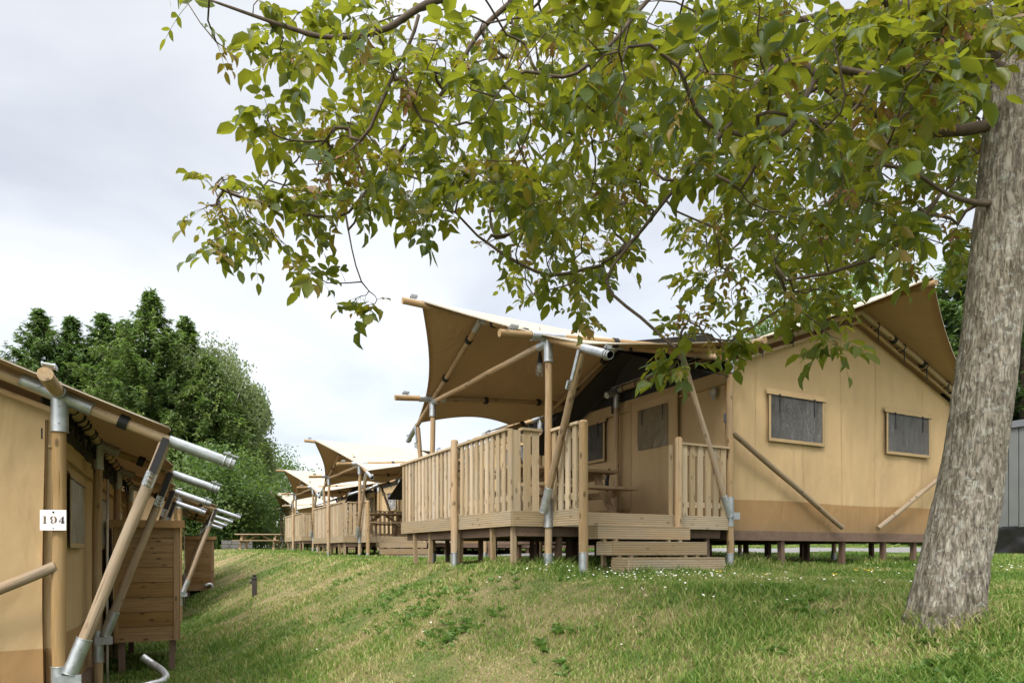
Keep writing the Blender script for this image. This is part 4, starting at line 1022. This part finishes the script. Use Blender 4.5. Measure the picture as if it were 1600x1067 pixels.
# leaflets: 8-vertex folded blade
T8 = np.array([(0, 0, 0), (.30, -.5, .10), (.30, 0, -.02), (.30, .5, .10), (.66, -.44, .09), (.68, 0, -.05), (.66, .44, .09), (1.0, 0, -.17), (.10, -.22, .03), (.10, .22, .03), (.88, -.20, -.03), (.88, .20, -.03)])
F12 = [(0, 8, 2, 2), (0, 2, 9, 9), (8, 1, 2, 2), (9, 2, 3, 3), (1, 4, 5, 2), (2, 5, 6, 3), (4, 10, 5, 5), (5, 11, 6, 6), (10, 7, 5, 5), (5, 7, 11, 11)]
TRI = []
for f in F12:
    TRI.append((f[0], f[1], f[2]))
    if f[3] != f[2]: TRI.append((f[0], f[2], f[3]))
TRI = np.array(TRI)
LP, LD, LN, LSz, LT = [], [], [], [], []
rb = MB()
twig_nodes = [i for i in range(nn) if cnt[i] <= 2 and base_r[i] == 0]
def leaf_at(p, out_d, young):
    n_pairs = random.choice((1, 2, 2, 2, 3)); Lr = random.uniform(.10, .20) * (.55 if young else 1)
    d = (out_d * .8 + Vector((random.gauss(0, 1), random.gauss(0, 1), random.gauss(0, 1) * .6)) * .6); d.z -= .10; d.normalize()
    size = random.uniform(.046, .112) * (.5 if young else 1)
    side = d.cross(Vector((0, 0, 1)))
    if side.length < .1: side = Vector((1, 0, 0))
    side.normalize(); nrm = side.cross(d)
    base_t = random.uniform(.80, 1.0) if young else min(.82, max(.0, random.gauss(.42, .22)))
    pts = []
    for k in range(5):
        t = k / 4; pts.append(p + d * Lr * t - Vector((0, 0, 1)) * Lr * .35 * t * t)
    rb.tube(pts, [.0017, .0014, .0012, .001, .0008], 3)
    def leaf(c, dd, s):
        dd = Vector(dd); dd.z -= random.uniform(.15, .75); dd.normalize()
        nn_ = (nrm + Vector((random.gauss(0, 1), random.gauss(0, 1), random.gauss(0, 1))) * .45).normalized()
        LP.append(c); LD.append(dd); LN.append(nn_); LSz.append(s); LT.append(min(1, max(0, base_t + random.gauss(0, .05))))
    leaf(pts[-1], d, size * 1.15)
    for q in range(n_pairs):
        t = 1 - (q + .6) / (n_pairs + .4) * .85; c = pts[0].lerp(pts[-1], t) ; c = p + d * Lr * t - Vector((0, 0, 1)) * Lr * .35 * t * t
        for sg_ in (-1, 1): leaf(c, side * sg_ * .9 + d * .5, size * (1 - .12 * q) * random.uniform(.85, 1.1))
for t in tips:
    p = Vector(nodes[t]); o = (p - Vector(nodes[par[t]])).normalized(); young = random.random() < .34
    for _ in range(random.choice((2, 3, 3))): leaf_at(p, o, young and random.random() < .8)
sel = random.sample(twig_nodes, min(len(twig_nodes), int(len(tips) * .9)))
for t in sel:
    p = Vector(nodes[t]); o = (p - Vector(nodes[par[t]])).normalized(); leaf_at(p, (o * .4 + Vector((random.gauss(0, 1), random.gauss(0, 1), random.gauss(0, 1)))).normalized(), random.random() < .14)
rb.build('leaf_stalks', M_flat('leaf_stalk', (.16, .17, .05), .6), tree)
LP = np.array([tuple(x) for x in LP]); LD = np.array([tuple(x) for x in LD]); LN = np.array([tuple(x) for x in LN]); LSz = np.array(LSz); LT = np.array(LT)
def place(T, tri, Pp, D, N, S, Wr, name, mat, tone, parent, zs=None):
    zs = np.ones(len(Pp)) if zs is None else zs
    Y_ = np.cross(N, D); Y_ /= np.linalg.norm(Y_, axis=1, keepdims=True) + 1e-9; Z_ = np.cross(D, Y_)
    V = Pp[:, None] + S[:, None, None] * (T[None, :, 0:1] * D[:, None] + T[None, :, 1:2] * Wr[:, None, None] * Y_[:, None] + T[None, :, 2:3] * zs[:, None, None] * Z_[:, None])
    k = len(T); F = (np.arange(len(Pp)) * k)[:, None, None] + tri[None]
    return np_mesh(name, V.reshape(-1, 3), F.reshape(-1, 3), mat, tone=np.repeat(tone, k), parent=parent)
M_wal = M_leaf('walnut_leaf', [(0.0, (.024, .056, .016)), (.30, (.042, .082, .017)), (.50, (.075, .11, .016)), (.70, (.15, .155, .018)), (.82, (.24, .15, .035)), (.92, (.22, .08, .035)), (1.0, (.12, .04, .025))], trans=.45, rough=.42, tcol=(.46, .48, .025))
place(T8, TRI, LP, LD, LN, LSz, rng.uniform(.42, .58, len(LP)), 'foliage', M_wal, LT, tree, zs=rng.uniform(-.2, 2.6, len(LP)))
print('leaflets', len(LP), 'tips', len(tips), 'nodes', nn)

# ---------------------------------------------------------------- trees behind
QT = np.array([(0, -.5, 0), (.0, .5, 0), (1, .32, -.08), (1, -.32, -.08)]); QF = np.array([(0, 3, 2), (0, 2, 1)])
def rnd_unit(n): v = rng.normal(size=(n, 3)); return v / np.linalg.norm(v, axis=1, keepdims=True)
def conifer(loc, Ht, Rb, label, mat, seed, n_wh=46, base=.06, leafsz=.34, group='trees behind the tents'):
    global rng; rng = np.random.default_rng(seed); random.seed(seed)
    root = empty('spruce_tree', loc, random.uniform(0, 6), label=label, cat='tree', group=group)
    b = MB(); b.cyl((0, 0, -.3), (0, 0, Ht * .97), Ht * .016, .02, 10, 1.0, .02); b.build('trunk', M_sbark, root)
    Pp, D, N, S, Tn = [], [], [], [], []; bb = MB()
    for k in range(n_wh):
        h = base + (1 - base) * (k / n_wh) ** .9; z = Ht * h; Lm = Rb * min(1.0, 3.0 * (1 - h)) * (1 - h) ** .3 + .15
        nb = int(7 + 5 * (1 - h)); a0 = random.uniform(0, 6)
        for q in range(nb):
            a = a0 + 2 * math.pi * q / nb + random.uniform(-.25, .25); L = Lm * random.uniform(.62, 1.12); dr = np.array([math.cos(a), math.sin(a), 0])
            zz = z + random.uniform(-.25, .25); tone = random.uniform(.15, .85)
            n = int(max(5, L * 7)); ts = rng.uniform(.12, 1, n) ** .75
            lift = lambda t: -.18 * L * np.sin(np.pi * t * .7) + .12 * L * t ** 3 + (h - .35) * .55 * L * t
            side = np.array([-dr[1], dr[0], 0])
            pc = np.array([0, 0, zz]) + dr * (L * ts)[:, None] + np.array([0, 0, 1]) * lift(ts)[:, None]
            if q % 2 == 0: bb.tube([(0, 0, zz), tuple(dr * L * .5 + np.array([0, 0, zz + lift(.5)])), tuple(dr * L * .95 + np.array([0, 0, zz + lift(.95)]))], [.03, .018, .006], 4)
            for rep in range(6):
                off = side * (rng.normal(0, .20, n) * L * .30 * (1.15 - ts))[:, None] + np.array([0, 0, 1]) * rng.normal(-.06, .10, n)[:, None] + dr * rng.normal(0, .12, n)[:, None]
                Pp.append(pc + off); dd = dr * rng.uniform(.3, 1, n)[:, None] + side * rng.normal(0, .7, n)[:, None] + np.array([0, 0, 1]) * rng.normal(-.12, .3, n)[:, None]
                D.append(dd / np.linalg.norm(dd, axis=1, keepdims=True)); N.append(rnd_unit(n) * .5 + np.array([0, 0, 1])); S.append(rng.uniform(.55, 1.1, n) * leafsz)
                Tn.append(np.clip(tone + (ts - .6) * .5 + rng.normal(0, .1, n), 0, 1))
    Pp, D, N, S, Tn = map(np.concatenate, (Pp, D, N, S, Tn))
    bb.build('branches', M_sbark, root)
    place(QT, QF, Pp, D, N, S, np.full(len(S), .36), 'crown', mat, Tn, root); return root
def broadleaf(loc, Ht, Rx, label, mat, seed, n_cl=60, per=300, leafsz=.14, zc=.6, rz=.42, droop=0, group='trees behind the tents', name='broadleaf_tree', tr=None):
    global rng; rng = np.random.default_rng(seed); random.seed(seed)
    root = empty(name, loc, 0, label=label, cat='tree' if 'tree' in name else 'bush', group=group)
    b = MB(); b.tube([(0, 0, -.3), (.1, 0, Ht * .3), (-.05, .1, Ht * .6), (0, 0, Ht * .9)], [Ht * .018, Ht * .014, Ht * .008, .02], 8)
    cs = []
    for _ in range(n_cl):
        v = rnd_unit(1)[0] * random.uniform(.2 if droop else .45, 1.0) ** .6; lump = 1 + .28 * mn.noise(Vector(v * 1.9) + Vector((seed, 0, 0)))
        cs.append((v[0] * Rx * lump, v[1] * Rx * lump, Ht * zc + v[2] * Ht * rz * lump))
    for c_ in cs[::2]:
        st_ = Vector((0, 0, max(.1, c_[2] * .55))); e_ = Vector(c_); b.tube([st_, st_.lerp(e_, .5) + Vector((0, 0, .2)), e_], [Ht * .006, Ht * .003, .01], 5)
    b.build('trunk', tr or M_sbark, root)
    Pp, D, N, S, Tn = [], [], [], [], []
    for c_ in cs:
        n = int(per * random.uniform(.6, 1.3)); sp = min(1.0, Rx * random.uniform(.16, .26)) * (.55 if droop else 1); p = np.clip(rng.normal(0, 1, (n, 3)), -1.7, 1.7) * sp * np.array([1, 1, .62 + droop * 1.0])
        if droop: p[:, 2] -= droop * sp * .6 * np.abs(rng.normal(0, 1, n)); 
        Pp.append(p + np.array(c_)); dd = rnd_unit(n) + np.array([0, 0, -.2 - droop * .8]); D.append(dd / np.linalg.norm(dd, axis=1, keepdims=True)); N.append(rnd_unit(n)); S.append(rng.uniform(.6, 1.2, n) * leafsz); Tn.append(np.clip(random.uniform(.2, .8) + rng.normal(0, .13, n), 0, 1))
    Pp, D, N, S, Tn = map(np.concatenate, (Pp, D, N, S, Tn))
    place(QT, QF, Pp, D, N, S, np.full(len(S), .75), 'crown', mat, Tn, root); return root
M_sbark = M_flat('distant_bark', (.10, .075, .055), .95, var=.35, scale=8)
M_bbark = M_flat('birch_bark', (.45, .43, .40), .9, var=.5, scale=5)
M_spr = M_leaf('spruce_needles', [(0, (.06, .10, .030)), (.5, (.11, .165, .045)), (1, (.20, .255, .075))], trans=.3, rough=.6, tcol=(.2, .35, .05))
M_spd = M_leaf('dark_spruce_needles', [(0, (.05, .09, .03)), (.5, (.095, .15, .042)), (1, (.17, .23, .06))], trans=.28, rough=.6, tcol=(.15, .3, .05))
M_brd = M_leaf('broad_leaves', [(0, (.035, .075, .02)), (.5, (.065, .125, .028)), (1, (.13, .19, .045))], trans=.35, rough=.5, tcol=(.3, .45, .06))
M_bir = M_leaf('birch_leaves', [(0, (.09, .135, .05)), (.5, (.14, .19, .07)), (1, (.22, .26, .11))], trans=.35, rough=.5, tcol=(.35, .45, .12))
M_lim = M_leaf('lime_leaves', [(0, (.08, .13, .02)), (.5, (.14, .20, .03)), (1, (.22, .27, .05))], trans=.4, rough=.5, tcol=(.4, .5, .06))
def at(u, Y): x = (u - 800) / 1067 * Y; return Vector((x, Y, gz(x, Y) - .1))
def ht(v, Y): return (862 - v) / 1067 * Y + .3
conifer(at(236, 42), ht(458, 42), 5.0, 'tallest spruce with pointed top, left of the sky gap', M_spr, 21, leafsz=.32, n_wh=64)
conifer(at(62, 44), ht(488, 44), 4.6, 'dark leftmost spruce with blunt ragged top', M_spd, 22, n_wh=60)
conifer(at(112, 46), ht(500, 46), 5.0, 'dark spruce second from the left behind the 194 tent', M_spd, 23, n_wh=60)
conifer(at(160, 47), ht(494, 47), 5.0, 'dark spruce touching the left side of the tallest spruce', M_spd, 24, n_wh=60)
conifer(at(192, 48), ht(505, 48), 4.6, 'lower dark spruce half hidden behind the tallest spruce', M_spd, 35, n_wh=60)
conifer(at(292, 44), ht(505, 44), 4.0, 'slender spruce right of the tallest spruce', M_spr, 25, n_wh=60)
conifer(at(325, 42), ht(570, 42), 3.8, 'shorter spruce right of the slender spruce', M_spr, 36, n_wh=56)
broadleaf(at(340, 44), ht(532, 44), 2.9, 'feathery pale green birch right of the spruces', M_bir, 26, n_cl=170, per=330, leafsz=.13, droop=1.3, zc=.58, rz=.40, tr=M_bbark)
broadleaf(at(388, 46), ht(596, 46), 1.9, 'thin drooping birch at the edge of the sky gap', M_bir, 27, n_cl=120, per=320, leafsz=.13, droop=.9, zc=.58, rz=.42, tr=M_bbark)
broadleaf(at(408, 56), ht(705, 56), 3.6, 'rounded mid green tree behind the distant tents', M_brd, 28, n_cl=60, per=230)
broadleaf(at(362, 47), ht(700, 47), 3.2, 'leafy green tree below the birch', M_brd, 29, n_cl=60, per=230, zc=.52, rz=.48)
broadleaf(at(338, 39), ht(715, 39), 3.0, 'dense green tree behind the slanting poles', M_brd, 30, n_cl=70, per=240, zc=.52, rz=.48)
broadleaf(at(428, 58), ht(742, 58), 3.4, 'lime green bush just above the farthest tents', M_lim, 31, n_cl=40, per=240, zc=.5, rz=.5, name='large_bush')
broadleaf(at(372, 50), ht(765, 50), 3.4, 'dark green bush beside the farthest tent', M_brd, 32, n_cl=46, per=240, zc=.45, rz=.5, name='large_bush')
broadleaf(at(340, 40), ht(760, 40), 2.4, 'bush behind the low stone wall', M_brd, 33, n_cl=40, per=220, zc=.45, rz=.5, name='large_bush')
broadleaf(at(290, 39), ht(730, 39), 3.6, 'broad green tree filling the gap below the tallest spruce', M_spr, 34, n_cl=70, per=230, zc=.5, rz=.5)
broadleaf(at(1330, 36), ht(440, 36), 5.0, 'green broadleaf tree rising behind the tent roof ridge', M_brd, 41, n_cl=80, per=230, leafsz=.17, zc=.6, rz=.4)
broadleaf(at(1230, 38), ht(490, 38), 3.6, 'smaller green tree behind the left slope of the tent roof', M_brd, 42, n_cl=60, per=230, leafsz=.17)
conifer(at(1500, 30), ht(395, 30), 4.4, 'spruce showing left of the walnut trunk above the tent', M_spd, 43, leafsz=.30)
conifer(at(1602, 27), ht(200, 27), 3.6, 'tall bare-stemmed spruce behind the grey cabin at the right edge', M_spd, 44, leafsz=.30, base=.02)
conifer(at(1700, 32), ht(300, 32), 4.4, 'dark spruce behind the grey cabin, only its branches reaching the right edge', M_spd, 45, leafsz=.32)
broadleaf(at(1560, 34), ht(560, 34), 4.5, 'green undergrowth tree between trunk and grey cabin', M_brd, 46, n_cl=60, per=230, zc=.5, rz=.5)
# low hedge masses that close the horizon
for i, (u, Y_, hh, rx) in enumerate(((700, 60, 3.0, 6), (820, 62, 3.0, 6), (940, 60, 3.2, 6), (1060, 58, 3.2, 6), (1180, 52, 3.4, 6), (1330, 50, 3.6, 6), (1480, 46, 3.6, 5), (560, 62, 2.6, 6), (480, 62, 3.0, 6))):
    broadleaf(at(u, Y_), hh, rx * .62, 'distant leafy bush glimpsed low beneath and between the tents', M_brd, 60 + i, n_cl=34, per=150, leafsz=.24, zc=.42, rz=.5, name='large_bush', group='far bushes closing the view behind the tents')
# ---------------------------------------------------------------- grass
rng = np.random.default_rng(5)
NG = 420000
u = rng.uniform(-.92, .92, NG); yy = 1.7 * (34 / 1.7) ** (rng.uniform(0, 1, NG) ** 1.0)
xx = u * yy
s_, t_ = st(xx, yy)
# thin out on bare soil patches by a cheap field
fld = np.sin(xx * 1.9 + 1.3 * np.sin(yy * 1.1)) * np.sin(yy * 1.7 + .8 * np.sin(xx * 2.3)) + .5 * np.sin(xx * 5.1 + yy * 2.2) * np.sin(yy * 4.3 - xx)
bank = np.exp(-((s_ + 1.6) / 1.2) ** 2)
hgt = (.036 + .030 * rng.random(NG)) * (1 + .55 * np.clip(fld, -1, 1)) * (1 - .25 * bank)
lush = np.exp(-((s_ + 3.6) / .9) ** 2); hgt *= 1 + .6 * lush
def near(s0, t0, r): return np.exp(-((s_ - s0) ** 2 + (t_ - t0) ** 2) / r ** 2)
tuft = np.zeros(NG)
for s0, t0 in ((0, 0), (.04, -.64), (-.45, 1.56), (2.8, 0), (-.36, .16), (-.36, .66), (-.36, 2.74), (-.36, 3.3), (.5, -.9), (1.2, -1.0), (1.8, -.95)): tuft = np.maximum(tuft, near(s0, t0, .22))
tuft = np.maximum(tuft, .8 * ((s_ > 0) & (s_ < 8.2) & (t_ > .0) & (t_ < .5)))
tuft = np.maximum(tuft, .8 * np.exp(-(((xx - tb.x) ** 2 + (yy - tb.y) ** 2) / .38 ** 2) ** 2) * (rng.random(NG) < .5))
hgt *= 1 + 1.3 * tuft
keep = (yy > 0) & ~((s_ > 2.9) & (s_ < 8) & (t_ > 1.2) & (t_ < 7)) | (rng.random(NG) < .25)
keep &= ~((yy > 17.4 + xx * .12) & (yy < 22.9 + xx * .12) & (xx > -3))
keep &= rng.random(NG) > .35 * (fld > .9) * bank
xx, yy, hgt = xx[keep], yy[keep], hgt[keep]; n = len(xx)
zz = ground(xx, yy) - .004
ang = rng.uniform(0, 2 * np.pi, n); lean = rng.uniform(.15, 1.1, n) * hgt; wd = (.0022 + .00055 * yy) * rng.uniform(.7, 1.4, n)
la = rng.uniform(0, 2 * np.pi, n)
dx, dy = np.cos(ang) * wd, np.sin(ang) * wd; lx, ly = np.cos(la) * lean, np.sin(la) * lean
V = np.zeros((n, 5, 3))
V[:, 0] = np.stack([xx - dx, yy - dy, zz], -1); V[:, 1] = np.stack([xx + dx, yy + dy, zz], -1)
V[:, 2] = np.stack([xx + dx * .75 + lx * .35, yy + dy * .75 + ly * .35, zz + hgt * .62], -1); V[:, 3] = np.stack([xx - dx * .75 + lx * .35, yy - dy * .75 + ly * .35, zz + hgt * .62], -1)
V[:, 4] = np.stack([xx + lx, yy + ly, zz + hgt], -1)
o5 = (np.arange(n) * 5)[:, None]
F = np.concatenate([o5 + np.array([0, 1, 2]), o5 + np.array([0, 2, 3]), o5 + np.array([3, 2, 4])])
tag(np_mesh('grass', V.reshape(-1, 3), F, M_grass('grass_blades', True), tone=np.repeat(rng.random(n), 5)), 'short green and straw coloured grass covering the bank', None, kind='stuff')
def ray(u, v):
    for Y_ in np.arange(2.2, 30, .06):
        x = (u - 800) / 1067 * Y_
        if H + (862 - v) / 1067 * Y_ <= gz(x, Y_): return float(Y_)
    return 12.0
# ---- daisies and weeds: ground cover
def disc_flowers(name, pts, r, mat_p, mat_c, label):
    V = []; F = []; mi = []
    k = 8
    for (x, y, z, s) in pts:
        tx, ty = random.uniform(-.35, .35), random.uniform(-.6, .1); b0 = len(V)
        V.append((x, y, z)); 
        for j in range(k): a = 2 * math.pi * j / k; c_, s_2 = math.cos(a) * r * s, math.sin(a) * r * s; V.append((x + c_, y + s_2, z + c_ * tx + s_2 * -ty + .002))
        for j in range(k): F.append((b0, b0 + 1 + j, b0 + 1 + (j + 1) % k)); mi.append(0)
        b1 = len(V); V.append((x, y, z + .006))
        for j in range(6): a = j * math.pi / 3; V.append((x + math.cos(a) * r * s * .36, y + math.sin(a) * r * s * .36, z + .004))
        for j in range(6): F.append((b1, b1 + 1 + j, b1 + 1 + (j + 1) % 6)); mi.append(1)
    return tag(np_mesh(name, V, F, [mat_p, mat_c], midx=mi), label, None, kind='stuff')
M_pet = M_flat('daisy_petal', (.80, .80, .78), .6, var=.05); M_yel = M_flat('flower_yellow', (.75, .50, .03), .6, var=.1)
pts = []; random.seed(9)
cl_ = [(random.gauss(1045, 150), random.uniform(886, 925)) for _ in range(25)] + [(random.uniform(900, 1420), random.uniform(878, 925)) for _ in range(18)] + [(random.uniform(1540, 1620), random.uniform(880, 905)) for _ in range(4)]
for u_, v_ in cl_:
    Y_ = ray(u_, v_); x = (u_ - 800) / 1067 * Y_
    for _ in range(random.randint(3, 10)):
        xx_, yy_ = x + random.gauss(0, .22), Y_ + random.gauss(0, .22); pts.append((xx_, yy_, gz(xx_, yy_) + random.uniform(.055, .09), random.uniform(.8, 1.25)))
for _ in range(14):
    a, c = random.uniform(-3, 3.4), random.uniform(3.2, 8); pts.append((a, c, gz(a, c) + .06, 1))
disc_flowers('daisies', pts, .0085, M_pet, M_yel, 'small white daisies scattered in the grass before the tent')
pts = []
for u_, Y_ in ((1340, 6.2), (1350, 6.3), (1200, 5.2), (1308, 5.4), (1130, 6.0), (1362, 6.4), (1422, 6.2)):
    for _ in range(3): x = (u_ - 800) / 1067 * Y_ + random.gauss(0, .05); pts.append((x, Y_, gz(x, Y_) + .11, random.uniform(.9, 1.3)))
disc_flowers('buttercups', pts, .0085, M_yel, M_yel, 'few small yellow flowers in the grass left of the trunk')
WT = T8 * np.array([1, 1, 1.2]); Pp, D, N, S, Tn = [], [], [], [], []
spots = [(520 + 120 + random.gauss(0, 60), random.uniform(900, 1000)) for _ in range(0)]
wl = [(660, 950, 5.9, .55, 60), (650, 970, 5.6, .35, 40), (735, 985, 5.2, .3, 30), (600, 940, 6.3, .4, 26), (690, 1000, 5.1, .3, 20), (545, 905, 7.3, .4, 16), (1180, 925, 4.9, .35, 14), (1250, 955, 4.3, .3, 12), (1440, 1000, 3.4, .25, 14), (1560, 1010, 3.1, .35, 26), (1590, 1040, 2.8, .2, 16), (1510, 1030, 3.0, .2, 8), (990, 980, 4.3, .15, 5), (1210, 1020, 3.6, .15, 6), (870, 1045, 4.0, .12, 4), (1480, 1050, 2.8, .2, 8), (1060, 900, 6.2, .5, 12), (800, 900, 7.0, .5, 20), (760, 885, 8.3, .6, 30), (1240, 868, 9.5, .5, 24), (830, 875, 8.6, .5, 30), (860, 1000, 4.6, .3, 14), (1150, 875, 8.4, .3, 14)]
for u_, v_, Y_, sp, k in wl:
    Y_ = ray(u_, v_); x = (u_ - 800) / 1067 * Y_
    for _ in range(int(k * 1.1)):
        cx, cy = x + random.gauss(0, sp * .5), Y_ + random.gauss(0, sp * .5); z = gz(cx, cy)
        for q in range(random.randint(4, 7)):
            a = random.uniform(0, 6.28); el = random.uniform(.15, .9); d = np.array([math.cos(a) * math.cos(el), math.sin(a) * math.cos(el), math.sin(el)])
            Pp.append((cx, cy, z)); D.append(d); N.append((random.gauss(0, .3), random.gauss(0, .3), 1)); S.append(random.uniform(.03, .088)); Tn.append(random.random() * .75)
place(WT, TRI, np.array(Pp), np.array(D), np.array(N), np.array(S), np.full(len(S), .42), 'broadleaf_weeds', M_leaf('weed_leaf', [(0, (.085, .16, .035)), (.5, (.13, .22, .045)), (1, (.19, .27, .06))], trans=.35, tcol=(.2, .4, .05)), np.array(Tn), None)
tag(bpy.data.objects['broadleaf_weeds'], 'low broad-leaved weeds growing through the grass', None, kind='stuff')
